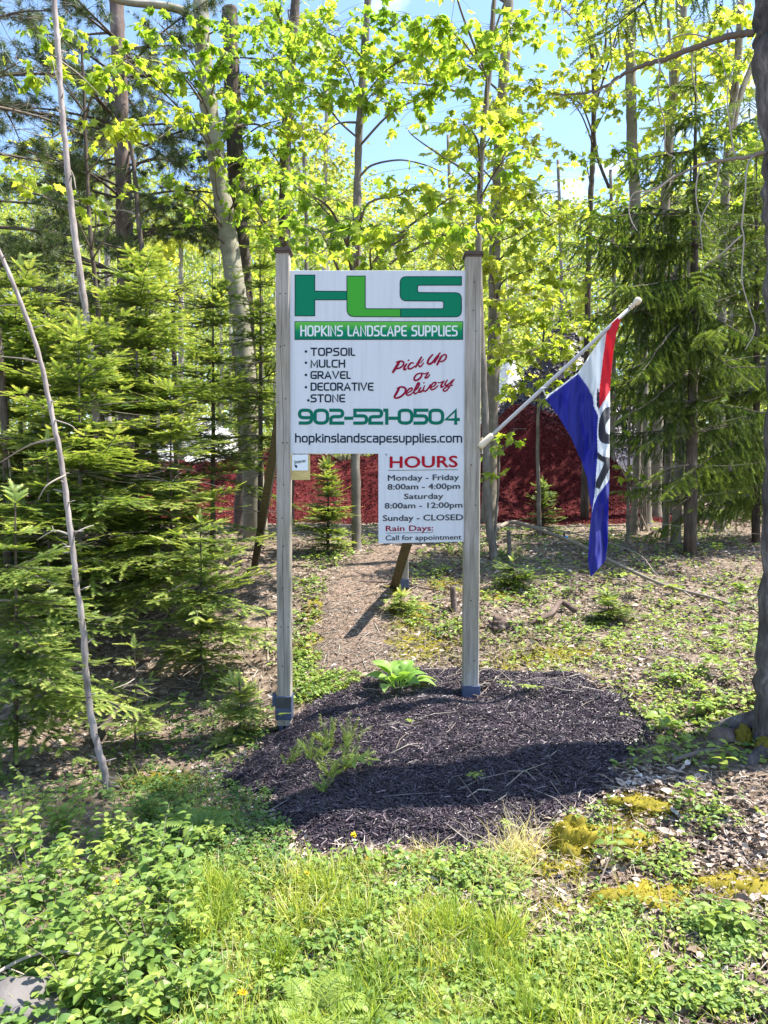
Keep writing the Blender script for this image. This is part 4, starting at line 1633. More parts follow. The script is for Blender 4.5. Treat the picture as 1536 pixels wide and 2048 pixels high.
broadleaf('maple_tree', 'bright yellow green maple with taupe trunk right of the flag sapling', [(1020, -40), (1014, 60), (1006, 170), (997, 330), (990, 480), (989, 620), (984, 830), (980, 960)], 12.2, 18, 28, M_BARK_TAUPE,
          [(990, 220, 11.4, 150, 70, 140), (1050, 180, 11.6, 120, 60, 90), (940, 300, 11.4, 120, 60, 90), (1050, 290, 11.6, 130, 80, 130), (1010, 380, 11.2, 170, 80, 160), (1070, 400, 11.4, 130, 70, 110), (960, 420, 11.2, 130, 60, 100),
           (1030, 470, 11, 170, 70, 150), (1100, 450, 11.2, 130, 60, 90), (980, 540, 11, 120, 60, 90), (1060, 540, 11, 160, 70, 130), (1110, 560, 11, 120, 50, 80), (1020, 620, 11, 120, 60, 90), (900, 520, 11, 160, 60, 100), (1000, 90, 11.5, 140, 70, 120), (1000, 690, 10.8, 90, 50, 60), (880, 110, 11.5, 140, 80, 120)],
          M_MAPLE_Y, .13, 9.2, 'maples behind the sign', tb=(.3, .95), crown_extra=2)
broadleaf('maple_tree', 'crooked dark forked stem against the blue sky gap', [(1166, -40), (1180, 70), (1188, 160), (1187, 270), (1184, 350), (1178, 480), (1175, 640)], 12.6, 9, 14, M_BARK_DARK,
          [(1180, 40, 12, 110, 60, 70), (1130, 20, 12, 140, 40, 60), (1110, 190, 11.8, 130, 40, 70), (1160, 150, 12, 130, 60, 100), (1150, 210, 11.8, 140, 50, 90), (1220, 100, 12.2, 100, 70, 80), (1220, 210, 12, 110, 60, 70), (1170, 320, 12, 110, 40, 30), (1180, 570, 11.6, 130, 60, 60)],
          M_MAPLE_Y, .125, 8.8, 'maples behind the sign', limbs=[([(1188, 180, 0), (1208, 120, .1), (1213, 40, .2), (1212, -30, .3)], 6, 4), ([(1186, 250, 0), (1192, 300, -.05), (1202, 335, -.1), (1218, 375, -.15)], 7, 6), ([(1190, 150, 0), (1230, 95, .1), (1250, 30, .2)], 5, 2)], tb=(.2, .95), crown_extra=1)
broadleaf('maple_tree', 'straight smooth taupe trunk left of the spruce', [(1262, -40), (1261, 100), (1263, 250), (1270, 400), (1277, 560), (1285, 800), (1292, 1030)], 12.0, 19, 25, M_BARK_TAUPE,
          [(1290, 40, 11.6, 130, 60, 80), (1300, 110, 11.5, 130, 60, 80), (1240, 310, 11.5, 110, 60, 70), (1310, 190, 11.4, 110, 60, 70), (1240, 420, 11.2, 110, 60, 60), (1180, 470, 11, 130, 60, 70)], M_MAPLE, .13, 9.2, 'maples behind the sign', tb=(.3, 1), crown_extra=1)
broadleaf('maple_tree', 'slightly bent grey stem rising behind the spruce crown', [(1372, -40), (1362, 60), (1350, 160), (1337, 300), (1327, 480), (1318, 760), (1312, 1010)], 12.6, 15, 22, M_BARK_TAUPE,
          [(1390, 40, 12, 130, 60, 80), (1420, 110, 12, 130, 70, 90), (1400, 180, 12, 110, 60, 70), (1350, 120, 12, 110, 60, 70), (1320, 240, 12, 110, 60, 70), (1430, 300, 12, 110, 60, 70), (1420, 420, 12, 120, 60, 70), (1300, 520, 12, 120, 60, 70), (1340, 330, 12, 90, 60, 40)], M_MAPLE_Y, .14, 9, 'maples behind the sign', tb=(.3, 1), crown_extra=1)
broadleaf('maple_tree', 'grey forked trunk beside the big right hand trunk', [(1484, -40), (1478, 80), (1470, 180), (1458, 260), (1450, 400), (1444, 620), (1440, 1000)], 11.2, 13, 20, M_BARK_TAUPE,
          [(1450, 40, 10.8, 120, 60, 80), (1490, 120, 10.6, 120, 70, 80), (1480, 250, 10.4, 90, 70, 70), (1500, 330, 10.4, 90, 60, 50), (1440, 160, 10.8, 100, 60, 60)], M_MAPLE, .145, 8.6, 'maples behind the sign',
          limbs=[([(1458, 300, 0), (1478, 200, .1), (1500, 140, .2), (1530, 60, .3)], 14, 9)], tb=(.3, 1), crown_extra=1)
for k_, (lab, pts, w0, w1, d_) in enumerate([('leftmost pale stem of the clump at the foot of the spruce', [(1300, 560), (1282, 800), (1270, 1010)], 9, 16, 10.6), ('middle pale stem of the clump behind the flag edge', [(1345, 700), (1338, 860), (1332, 1035)], 10, 15, 10.2),
                                          ('broad mossy stem standing close against the spruce trunk', [(1370, 640), (1362, 850), (1352, 1060)], 12, 20, 9.8)]):
    broadleaf('bare_tree', lab, pts, d_, w0, w1, M_BARK_TAUPE, [], top_h=4.2 + k_ * .3, group='stems clumped by the spruce', sides=10)
# understory maples
broadleaf('maple_sapling', 'low leafy maple sapling in front of the black mulch heap', [(1090, 640), (1080, 760), (1075, 880), (1078, 1010)], 10.4, 4, 9, M_BARK_GREY,
          [(1040, 650, 10, 120, 50, 70), (1110, 640, 10, 120, 50, 70), (1060, 710, 9.8, 130, 50, 80), (1110, 700, 9.8, 100, 40, 50), (1040, 770, 9.8, 100, 50, 60), (1100, 760, 9.6, 90, 40, 40), (1150, 660, 10, 80, 40, 40), (1000, 600, 10, 110, 50, 50), (1090, 590, 10, 120, 50, 60), (1150, 720, 9.8, 80, 40, 30), (1010, 720, 9.8, 70, 40, 30)], M_MAPLE_Y, .12, group='saplings', tb=(.1, .8))
broadleaf('maple_sapling', 'light green sapling leafing out between the flag and the pale stems', [(1262, 760), (1258, 900), (1256, 1040)], 9.9, 4, 8, M_BARK_GREY, [(1250, 800, 9.7, 90, 60, 40), (1280, 870, 9.6, 90, 60, 40), (1245, 950, 9.5, 80, 50, 30), (1290, 960, 9.5, 80, 50, 26), (1310, 790, 9.6, 80, 50, 30)], M_MAPLE, .085, group='saplings', tb=(.2, .8), tmpl=OVATE)
broadleaf('maple_sapling', 'small sapling with few leaves by the foot of the curving sapling', [(1000, 890), (996, 980), (990, 1060)], 8.9, 3, 6, M_BARK_GREY, [(1005, 900, 8.7, 80, 50, 30), (995, 960, 8.6, 70, 40, 22), (1030, 860, 8.8, 70, 30, 18)], M_MAPLE, .11, group='saplings')
# nearer sprays low on the left among the pines
broadleaf('maple_sapling', 'spindly maple with drooping leaves in front of the pine', [(165, 120), (172, 300), (182, 480), (197, 640), (205, 900)], 8.6, 5, 13, M_BARK_DARK,
          [(240, 130, 8, 120, 50, 50), (200, 160, 8, 120, 40, 40), (110, 140, 8, 110, 50, 36), (290, 250, 8, 110, 40, 40), (230, 250, 8, 110, 50, 44), (60, 380, 7.6, 140, 40, 40), (30, 130, 8, 80, 50, 24), (250, 390, 7.6, 70, 40, 14), (160, 400, 7.8, 120, 40, 30), (90, 60, 8.2, 110, 50, 30)], M_MAPLE, .13, 6.4, 'saplings', tb=(.2, .9))
# mid-distance trees in the yard behind
for lab, pts, d_, spr in [
    ('golden green tree glowing beyond the pine trunk', [(210, 150), (214, 400), (216, 800)], 19, [(190, 300, 19, 130, 80, 200), (230, 270, 19, 110, 70, 150), (150, 340, 19, 110, 60, 120), (100, 300, 19, 120, 70, 120), (50, 330, 19, 110, 60, 100)]),
    ('sunlit yellow bush between the pine trunk and the grey maple', [(360, 380), (362, 500), (362, 800)], 18, [(350, 480, 18, 130, 60, 180), (320, 520, 18, 110, 60, 120), (400, 470, 18, 100, 60, 110), (300, 460, 18, 90, 60, 80), (370, 430, 18, 110, 50, 100)]),
    ('pale blossoming tree left of the sky gap', [(655, 180), (650, 400), (648, 800)], 24, [(640, 260, 24, 90, 80, 200), (670, 320, 24, 90, 80, 200), (620, 330, 24, 110, 80, 200), (660, 400, 24, 120, 80, 200), (600, 270, 24, 80, 60, 120)])]:
    broadleaf('background_tree', lab, pts, d_, 8, 14, M_FARTRUNK, spr, M_MAPLE_Y if d_ < 20 else M_FAR, .17, group='trees beyond the mulch bank', tb=(.5, 1))


for k_, (lab, px_, top_, d_, w_) in enumerate([
    ('fine leaved tree behind the top left corner of the panel', 610, 300, 15.5, 150), ('fine leaved tree glowing behind the top right corner of the panel', 900, 330, 16.5, 150),
    ('light green tree behind the black mulch heap', 1120, 380, 27, 120), ('pale leafy tree behind the flag tip and finial', 1225, 400, 14.5, 130),
    ('leafy tree filling the gap between spruce and big trunk', 1460, 120, 14.0, 150), ('pale leafy tree right of the smooth grey maple', 520, 380, 17.0, 120), ('leafy tree behind the spruce top', 1340, 60, 15.0, 150)]):
    spr = [(px_ + rng.normal(0, w_ * .6), rng.uniform(top_, min(top_ + 420, 860)), d_ + rng.normal(0, .6), w_, 55, 90) for q_ in range(13)]
    broadleaf('background_tree', lab, [(px_ - 4, top_ - 60), (px_ + 3, top_ + 200), (px_, 900)], d_, 6, 11, M_BARK_GREY, spr, M_MAPLE_Y if k_ % 2 else M_MAPLE, .115 * (d_ / 15) ** .5, group='trees beyond the mulch bank', tb=(.35, 1), tmpl=OVATE_W)


# --- conifers
def bough(mw, acc, start, dirv, L, droop, tl, tmul=1.0, side=.5, upturn=.15, dens=.62, tb=.35, second=True, hang=0.0, r0=.012):
    start = np.array(start, float)
    d = unit(np.array(dirv, float))
    n = max(5, int(L / .08))
    s = np.linspace(0, 1, n)
    c = start + d * (s * L)[:, None]
    c[:, 2] += L * (-droop * s ** 1.6 + upturn * np.clip(s - .6, 0, 1) ** 1.5 * 1.2)
    c[1:] += np.cumsum(rng.normal(0, .006, (n - 1, 3)), 0)
    mw.tube(c, np.linspace(max(.004, r0 * min(1.3, L)), .0022, n), 5, rng.uniform(.1, .5), cap=False)
    tng = unit(np.gradient(c, axis=0))
    npos = max(3, int(L / (tl * dens)))
    up0 = np.array([0, 0, 1.0])
    for k in range(npos + 1):
        u_ = .12 + .88 * k / npos
        i = min(n - 1, int(u_ * (n - 1)))
        p = c[i]
        t_ = tng[i]
        rt = unit(np.cross(t_, up0))
        upv = np.cross(rt, t_)
        ls = max(tl * .9, side * L * (1 - u_) * rng.uniform(.7, 1.15) + tl * .8)
        for sg in (-1, 1):
            if rng.random() < .06:
                continue
            a = math.radians(rng.uniform(42, 62))
            dd_ = unit(t_ * math.cos(a) + rt * sg * math.sin(a) + upv * rng.normal(0, .10) + np.array([0, 0, -hang * rng.uniform(.4, 1.2)]))
            ns = max(1, int(round(ls / tl)))
            q_ = p
            for j in range(ns):
                acc.append((q_, dd_, upv + rng.normal(0, .18, 3), tl * rng.uniform(.9, 1.15), tb + rng.normal(0, .10) + .22 * (j == ns - 1) + .12 * u_))
                if second and j < ns - 1 or (second and ns >= 2):
                    for s2 in (-1, 1):
                        if rng.random() < .75:
                            d2 = unit(dd_ * .6 + np.cross(dd_, upv) * s2 * .8 + rng.normal(0, .08, 3) + np.array([0, 0, -hang * .6]))
                            acc.append((q_ + dd_ * tl * rng.uniform(.1, .5), d2, upv + rng.normal(0, .2, 3), tl * rng.uniform(.6, .9), tb + .08 + rng.normal(0, .10)))
                dd_ = unit(dd_ + np.array([0, 0, -.06 - hang * .3]) + rng.normal(0, .03, 3))
                q_ = q_ + dd_ * tl * .85
    acc.append((c[-1], tng[-1], up0 + rng.normal(0, .1, 3), tl * 1.25, tb + .35))


def flush(ml, acc, tmpl):
    if not acc:
        return
    loc = np.array([a[0] for a in acc])
    fr_ = frames(np.array([a[1] for a in acc]), np.array([a[2] for a in acc]))
    ml.scatter(tmpl, loc, fr_, np.array([a[3] for a in acc]), np.array([a[4] for a in acc]), 0)


def conifer(name, label, px, py, d, top_py, Lmax, tmpl, mat, bark, tl=.085, gap=.16, nper=5, droop=.22, zmin=.1, lean=(0, 0), group=None, cat='fir tree', wpx=10, hang=0.0, tb=.33, Lpow=.85, bare=0.0, top_px=None, upturn=.15, extra=(), second=True, el0=25, el1=-2, side=.6, r0b=.010):
    b_ = P(px, py, d)
    x0, y0 = b_.x, d
    z0 = float(gz(x0, y0))
    tpt = P(top_px if top_px is not None else px, top_py, d)
    ps = [(x0, y0, z0 - .04), (x0 + (tpt.x - x0) * .5 + .01, y0, (z0 + tpt.z) / 2), (tpt.x, y0, tpt.z)]
    root = empty(name, (x0, y0, z0), label, cat, group)
    mw, ml, mt = MB(), MB(), MB()
    r0 = wpx * d / F / 2
    c, cr = trunk_mesh(mt, ps, [r0, r0 * .6, .004], 10, .003)
    H = tpt.z - z0
    acc = []
    nb_ = int((H - zmin) / gap * nper * 1.45)
    for ib in range(nb_):
        z = zmin + (H - .06 - zmin) * ((ib + rng.uniform(-.6, .6)) / nb_) ** 1.08 if ib else zmin
        z = float(np.clip(z + rng.normal(0, .05), zmin, H - .05))
        f = z / H
        an = ib * 2.4 + rng.uniform(-.7, .7)
        L = Lmax * max(.09, (1 - f) ** Lpow) * np.clip(rng.normal(.88, .34), .3, 1.6) * (.75 + .25 * min(1, f * 4))
        st, sr = at_height(c, cr, z0 + z)
        el = math.radians(el1 + (el0 - el1) * f + rng.normal(0, 9))
        dv_ = (math.cos(an) * math.cos(el), math.sin(an) * math.cos(el), math.sin(el))
        if rng.random() < bare + .05 + .3 * (f < .18):
            e_ = np.array(st) + np.array(dv_) * L
            m2 = (np.array(st) + e_) / 2 + rng.normal(0, .03, 3)
            mw.tube(catmull([st, m2, e_ + np.array([0, 0, -.1 * L])], 4), np.linspace(.006, .0015, 9), 4, rng.uniform(.3, .9), cap=False)
            continue
        bough(mw, acc, st, dv_, L, droop * rng.uniform(.4, 1.6), tl, hang=hang, tb=tb - .06 + rng.normal(0, .10), upturn=upturn * rng.uniform(.3, 1.8), second=second, side=side, r0=r0b)
    for k in range(int(26 * H)):
        z = rng.uniform(.08, .75) * H
        st, sr = at_height(c, cr, z0 + z)
        an = rng.uniform(0, 2 * PI)
        L = Lmax * rng.uniform(.2, .6)
        e_ = np.array(st) + np.array([math.cos(an), math.sin(an), rng.uniform(-.3, .2)]) * L
        mw.tube(catmull([st, (np.array(st) + e_) / 2 + rng.normal(0, .02, 3), e_], 3), np.linspace(.0045, .0012, 7), 3, rng.uniform(.3, 1), cap=False)
    for (sx_, sz, ex_, ez, ed, dr) in extra:
        st = P(px, sz, d)
        i_ = int(np.argmin(np.abs(c[:, 2] - st.z)))
        en = np.array(P(ex_, ez, ed))
        v = en - c[i_]
        L = np.linalg.norm(v)
        v = v / L
        v[2] += dr
        bough(mw, acc, c[i_], v, L, dr, tl, hang=hang, tb=tb, upturn=upturn, second=second)
    for k in range(3):
        an = 2 * PI * k / 3
        acc.append((c[-1] - np.array([0, 0, .02]), np.array([math.cos(an) * .8, math.sin(an) * .8, .6]), np.array([0, 0, 1.]), tl, .8))
    acc.append((c[-1] - np.array([0, 0, .03]), np.array([0, 0, 1.]), np.array([0, 1., 0]), tl * 1.3, .85))
    flush(ml, acc, tmpl)
    merge(mt, mw)
    mt.build('trunk', [bark, M_TWIG], root)
    ml.build('crown', mat, root)
    return root


FG = 'young firs left of the sign'
conifer('fir_tree', 'tall dense fir filling the far left below the pine', 40, 1300, 7.2, 530, 1.25, FIR, M_FIR, M_BARK_GREY, .105, .19, 6, .20, .5, group=FG, wpx=13, tb=.44, Lpow=.42)
conifer('fir_tree', 'fir crossed by the pale leaning dead stem', 157, 1290, 6.2, 640, .95, FIR, M_FIR, M_BARK_GREY, .095, .17, 5, .18, .5, group=FG, wpx=11, tb=.48, Lpow=.42)
conifer('fir_tree', 'broad fir in the middle of the thicket with dark stem', 272, 1230, 7.3, 525, 1.15, FIR, M_FIR, M_BARK_GREY, .10, .19, 6, .20, .62, group=FG, wpx=14, tb=.46, Lpow=.42)
conifer('fir_tree', 'airy fir in front of the smooth grey maple trunk', 425, 1160, 8.4, 540, 1.1, FIR, M_FIR, M_BARK_DARK, .10, .24, 4, .26, .95, group=FG, wpx=12, tb=.30, Lpow=.6)
conifer('fir_tree', 'dark fir just left of the left sign post', 520, 1150, 9.4, 500, 1.0, FIR, M_FIR, M_BARK_DARK, .10, .28, 4, .26, 1.3, group=FG, wpx=12, tb=.25, Lpow=.6)
conifer('fir_tree', 'yellowish fir leaning out in front of the thicket', 340, 1220, 6.6, 780, .85, FIR, M_FIR, M_BARK_DARK, .095, .19, 5, .18, .45, group=FG, wpx=9, tb=.55, Lpow=.65)
conifer('fir_tree', 'shadowed fir behind the foot of the pale dead stem', 95, 1400, 5.7, 880, .70, FIR, M_FIR, M_BARK_DARK, .09, .20, 4, .22, .35, group=FG, wpx=9, tb=.38, Lpow=.6)
conifer('fir_tree', 'low spreading fir touching the left sign post', 400, 1285, 5.9, 1040, .62, FIR, M_FIR, M_BARK_DARK, .085, .14, 4, .16, .16, group=FG, wpx=7, tb=.48, Lpow=.6,
        extra=[(0, 1180, 540, 1140, 5.7, .1), (0, 1200, 548, 1230, 5.8, .12), (0, 1230, 530, 1300, 5.7, .15), (0, 1150, 330, 1190, 5.6, .1), (0, 1120, 520, 1090, 5.8, .1)])
conifer('fir_tree', 'fir with layered drooping boughs at the left edge', 30, 1540, 4.75, 1000, .62, FIR, M_FIR, M_BARK_DARK, .085, .22, 3, .24, .22, group=FG, wpx=12, tb=.46, Lpow=.5,
        extra=[(0, 1120, 175, 1150, 4.5, .1), (0, 1210, 205, 1250, 4.4, .12), (0, 1290, 190, 1340, 4.4, .14), (0, 1360, 192, 1410, 4.4, .12), (0, 1420, 205, 1455, 4.5, .1), (0, 1150, 120, 1180, 4.3, .1), (0, 1320, 110, 1380, 4.3, .1), (0, 1250, 100, 1300, 4.3, .12)])
conifer('fir_tree', 'half bare little fir with one pale green bough by the log', 268, 1440, 5.0, 1290, .34, FIR, M_FIR, M_BARK_DARK, .075, .12, 3, .2, .12, group=FG, wpx=5, tb=.6, bare=.45)
conifer('fir_tree', 'thin dark fir standing deep in the thicket behind the broad one', 205, 1200, 8.8, 600, 1.0, FIR, M_FIR, M_BARK_DARK, .10, .22, 5, .2, .5, group=FG, wpx=9, tb=.3, Lpow=.6)
conifer('fir_tree', 'bright low fir seedling beside the left post shoe', 478, 1440, 5.15, 1358, .30, FIR, M_FIR, M_BARK_DARK, .07, .07, 5, .2, .05, group=FG, wpx=4, tb=.6)
conifer('fir_tree', 'small bushy fir in front of the red mulch under the panel', 655, 1085, 9.0, 925, .48, FIR, M_FIR, M_BARK_DARK, .085, .12, 7, .10, .08, group='fir seedlings', wpx=7, tb=.42)
conifer('fir_tree', 'upright fir seedling against the shaded red mulch', 1085, 1045, 10.6, 962, .34, FIR, M_FIR, M_BARK_DARK, .08, .11, 6, .08, .05, group='fir seedlings', wpx=5, tb=.2)
conifer('fir_tree', 'squat dark seedling right of the curving sapling', 1025, 1165, 7.6, 1118, .30, FIR, M_FIR, M_BARK_DARK, .075, .08, 6, .1, .04, group='fir seedlings', wpx=4, tb=.25)
conifer('fir_tree', 'flat dark seedling below the flag tip', 1215, 1235, 6.7, 1180, .34, FIR, M_FIR, M_BARK_DARK, .07, .07, 6, .12, .03, group='fir seedlings', wpx=4, tb=.32)
conifer('fir_tree', 'tiny seedling in the moss beside the stub post', 800, 1225, 7.0, 1180, .14, FIR, M_FIR, M_BARK_DARK, .06, .05, 6, .1, .03, group='fir seedlings', wpx=3, tb=.5)
conifer('spruce_tree', 'dark drooping spruce right of the flag with bare lower trunk', 1380, 1098, 8.8, 110, 1.75, BRUSH, M_SPRUCE, M_BARK_DARK, .125, .28, 3, .22, 1.45, group='spruces on the right', cat='spruce tree', wpx=27, hang=.7, tb=.42, Lpow=.6, top_px=1392, upturn=.2, bare=.12, side=.34, el1=4,
        extra=[(0, 440, 1130, 445, 8.3, .12), (0, 520, 1150, 500, 8.2, .14), (0, 480, 1100, 505, 8.3, .1), (0, 590, 1170, 560, 8.2, .2), (0, 330, 1210, 330, 8.4, .1), (0, 620, 1150, 650, 8.2, .18), (0, 650, 1200, 700, 8.1, .2), (0, 700, 1235, 770, 8.1, .2), (0, 750, 1260, 840, 8.2, .2), (0, 700, 1480, 760, 8.1, .2), (0, 560, 1230, 590, 7.9, .15), (0, 640, 1290, 760, 7.9, .2), (0, 780, 1300, 890, 8.3, .2), (0, 620, 1500, 690, 8.0, .2)])
conifer('spruce_tree', 'greener sunlit spruce at the right edge with arching boughs', 1512, 1060, 9.6, 260, 1.5, BRUSH, M_SPRUCE, M_BARK_DARK, .125, .28, 5, .34, .55, group='spruces on the right', cat='spruce tree', wpx=18, hang=.5, tb=.72, Lpow=.5, upturn=.12, side=.4)
conifer('spruce_tree', 'dark spruce in the shade behind the red mulch bank', 1330, 1000, 15.8, 260, 1.7, BRUSH, M_SPRUCE, M_BARK_DARK, .19, .42, 4, .3, .6, group='spruces on the right', cat='spruce tree', wpx=16, hang=.4, tb=.3, Lpow=.5, second=False, side=.5)
conifer('spruce_tree', 'darkest spruce at the far right behind the trunks', 1500, 1000, 14.6, 200, 1.8, BRUSH, M_SPRUCE, M_BARK_DARK, .19, .40, 4, .3, .4, group='spruces on the right', cat='spruce tree', wpx=16, hang=.4, tb=.25, Lpow=.45, second=False, side=.5)


# white pine
def pine(name, label, pts, d, w0, w1, top_h, levels, group=None):
    ps, rr = px_trunk(pts, d, w0, w1, top_h)
    root = empty(name, (ps[0].x, ps[0].y, float(gz(ps[0].x, ps[0].y))), label, 'pine tree', group)
    mt, mw, ml = MB(), MB(), MB()
    c, cr = trunk_mesh(mt, ps, rr, 14)
    L_, F_, N_, S2, T_ = [], [], [], [], []
    for (z, nb, Lm, live) in levels:
        for k in range(nb):
            an = rng.uniform(0, 2 * PI)
            L = Lm * rng.uniform(.7, 1.2)
            st, sr = at_height(c, cr, z + rng.uniform(-.15, .15))
            dv_ = np.array([math.cos(an), math.sin(an), rng.uniform(-.12, .14)])
            e = st + dv_ * L
            bc = np.array(catmull([st, st + dv_ * L * .5 + np.array([0, 0, .05 * L]), e + rng.normal(0, .08, 3)], 6))
            mw.tube(bc, np.linspace(.022, .004, len(bc)), 5, rng.uniform(.1, .35), cap=False)
            for j in range(int(13 * L)):
                f = rng.uniform(.25, 1)
                s = bc[int(f * (len(bc) - 1))]
                td = unit(dv_ * .7 + rng.normal(0, .6, 3) * np.array([1, 1, .35]))
                tl_ = rng.uniform(.25, .6) * (1.2 - .5 * f)
                te = s + td * tl_
                mw.tube(catmull([s, (s + te) / 2 + rng.normal(0, .03, 3), te], 3), np.linspace(.005, .0018, 7), 3, rng.uniform(.1, .8), cap=False)
                if rng.random() < live:
                    for q_ in range(rng.integers(6, 11)):
                        g_ = rng.uniform(.35, 1.02)
                        L_.append(s + td * tl_ * g_ + rng.normal(0, .02, 3))
                        F_.append(unit(td + rng.normal(0, .6, 3)))
                        N_.append(np.array([0, 0, 1.]) + rng.normal(0, .3, 3))
                        S2.append(rng.uniform(.09, .14))
                        T_.append(np.clip(rng.normal(.42, .2), 0, 1))
                else:
                    for q_ in range(2):
                        s3 = s + (te - s) * rng.uniform(.4, .9)
                        e3 = s3 + unit(td + rng.normal(0, .8, 3)) * tl_ * .5
                        mw.tube([s3, (s3 + e3) / 2 + rng.normal(0, .01, 3), e3], [.002, .0016, .001], 3, rng.uniform(.3, .9), cap=False)
    merge(mt, mw)
    mt.build('trunk', [M_BARK_PINE, M_TWIG], root)
    ml.scatter(TUFT, np.array(L_), frames(np.array(F_), np.array(N_)), np.array(S2), np.array(T_))
    ml.build('crown', M_PINE, root)


pine('pine_tree', 'big pine with dark brown trunk sunlit on its right side', [(232, -40), (237, 100), (243, 250), (248, 420), (250, 600), (254, 900)], 11.2, 27, 36, 8.6,
     [(4.2, 5, 1.3, .15), (4.7, 6, 1.7, .45), (5.2, 7, 1.9, .7), (5.7, 7, 2.0, .8), (6.2, 7, 2.0, .85), (6.7, 8, 2.0, .9), (7.3, 8, 2.0, .9), (7.9, 7, 1.6, .9)])
pine('pine_tree', 'pine standing mostly outside the left edge with grey dead twigs', [(-60, -40), (-55, 300), (-50, 700), (-45, 1000)], 9.0, 24, 32, 7.4,
     [(3.0, 6, 1.4, .3), (3.5, 7, 1.7, .65), (4.1, 8, 1.7, .75), (4.7, 8, 1.7, .75), (5.3, 8, 1.7, .55), (5.9, 8, 1.7, .35), (6.5, 8, 1.6, .2), (7.0, 7, 1.4, .3)])


# --- bare stems on the left
def bare_stem(name, label, pts, d, w0, w1, bark, twigs=(), top_h=None, dd=0.0, cat='tree', sides=10, group=None):
    ps, rr = px_trunk(pts, d, w0, w1, top_h, dd=dd)
    root = empty(name, (ps[0].x, ps[0].y, float(gz(ps[0].x, ps[0].y))), label, cat, group)
    m1 = MB()
    c_, r_ = trunk_mesh(m1, ps, rr, sides, .005)
    for k_ in range(int(len(c_) * .35)):
        i_ = rng.integers(2, len(c_) - 1)
        dv_ = unit(np.array([rng.normal(), rng.normal(), rng.uniform(-.2, .6)]))
        L_s = rng.uniform(.015, .07) + r_[i_]
        m1.tube([c_[i_], c_[i_] + dv_ * L_s * .6, c_[i_] + dv_ * L_s], [r_[i_] * .45, r_[i_] * .22, r_[i_] * .12], 5, .5)
    m1.build('trunk', bark, root)
    for tw in twigs:
        m2 = MB()
        q_ = [P(a, e, d + k_ + dd * .5) for a, e, k_ in tw[0]]
        q_c = np.array(catmull([tuple(x_) for x_ in q_], 5))
        m2.tube(q_c, np.linspace(tw[1], max(.8, tw[1] * .35), len(q_c)) * d / F / 2, 5, rng.uniform(.6, 1.0))
        m2.build('branch', M_TWIG, root)
    return root


bare_stem('dead_tree', 'pale leaning dead stem rising from the weeds across the firs', [(-12, 480), (32, 580), (76, 705), (104, 830), (124, 930), (143, 1080), (152, 1160), (166, 1260), (176, 1390), (192, 1480), (207, 1532)], 4.45, 8, 15, M_BARK_DEAD,
          [([(40, 610, 0), (20, 610, .05), (-10, 612, .1)], 4), ([(80, 725, 0), (50, 718, .1), (-10, 712, .2)], 5), ([(116, 877, 0), (60, 890, .15), (0, 925, .3)], 6), ([(131, 950, 0), (95, 970, -.1), (76, 1000, -.1)], 5),
           ([(141, 1070, 0), (108, 1062, .1), (74, 1080, .2)], 5), ([(108, 1062, .1), (104, 1052, .1)], 3), ([(148, 1100, 0), (125, 1086, .05)], 4), ([(150, 1066, 0), (170, 1056, .05), (188, 1050, .1)], 4), ([(110, 840, 0), (140, 850, -.1), (155, 862, -.1)], 3)], cat='dead stem')
bare_stem('grey_tree', 'slim pale grey stem at upper left running down into the firs', [(105, -40), (116, 100), (125, 230), (135, 340), (148, 460), (162, 560), (176, 660), (188, 780)], 6.9, 10, 16, M_BARK_DEAD,
          [([(114, 100, 0), (122, 70, .1), (128, 55, .1)], 4), ([(133, 330, 0), (146, 350, .1), (152, 380, .1)], 5), ([(120, 180, 0), (112, 150, -.1), (105, 120, -.1)], 3), ([(128, 260, 0), (95, 275, .2), (20, 250, .4)], 4), ([(119, 120, 0), (160, 150, .2), (200, 190, .3)], 3)], 7)
bare_stem('thin_tree', 'thin dark stem leaning against the right side of the pine trunk', [(252, 255), (265, 310), (278, 450), (290, 560), (300, 700), (312, 1000)], 9.2, 8, 15, M_BARK_DARK, [([(268, 330, 0), (290, 300, .1), (345, 255, .3)], 5), ([(275, 430, 0), (240, 420, .1), (170, 425, .2)], 4)])
bare_stem('dark_tree', 'dark rough trunk low at the left edge behind the firs', [(-8, 640), (4, 760), (12, 900), (16, 1100)], 6.6, 12, 20, M_BARK_DARK, [([(12, 870, 0), (20, 940, -.02), (24, 1000, -.02)], 6)], 3.4)
bare_stem('bare_tree', 'narrow dark trunk in the gap of red mulch left of the post', [(350, 800), (352, 900), (356, 1100)], 10.4, 9, 12, M_BARK_DARK, [], 4.0)
bare_stem('bare_tree', 'rough brown trunk partly hidden by the left brace', [(470, 700), (490, 860), (482, 960), (478, 1120)], 10.8, 14, 24, M_BARK_PINE, [], 3.6)
bare_stem('stub_snag', 'knee high broken stump on the litter right of the path', [(905, 1172), (907, 1200), (910, 1228)], 7.0, 11, 14, M_BARK_PINE, [], cat='stump')
bare_stem('dead_snag', 'short snapped stem beside the fallen branch', [(1017, 1060), (1018, 1080), (1019, 1108)], 8.6, 8, 9, M_BARK_GREY, [], cat='stump')

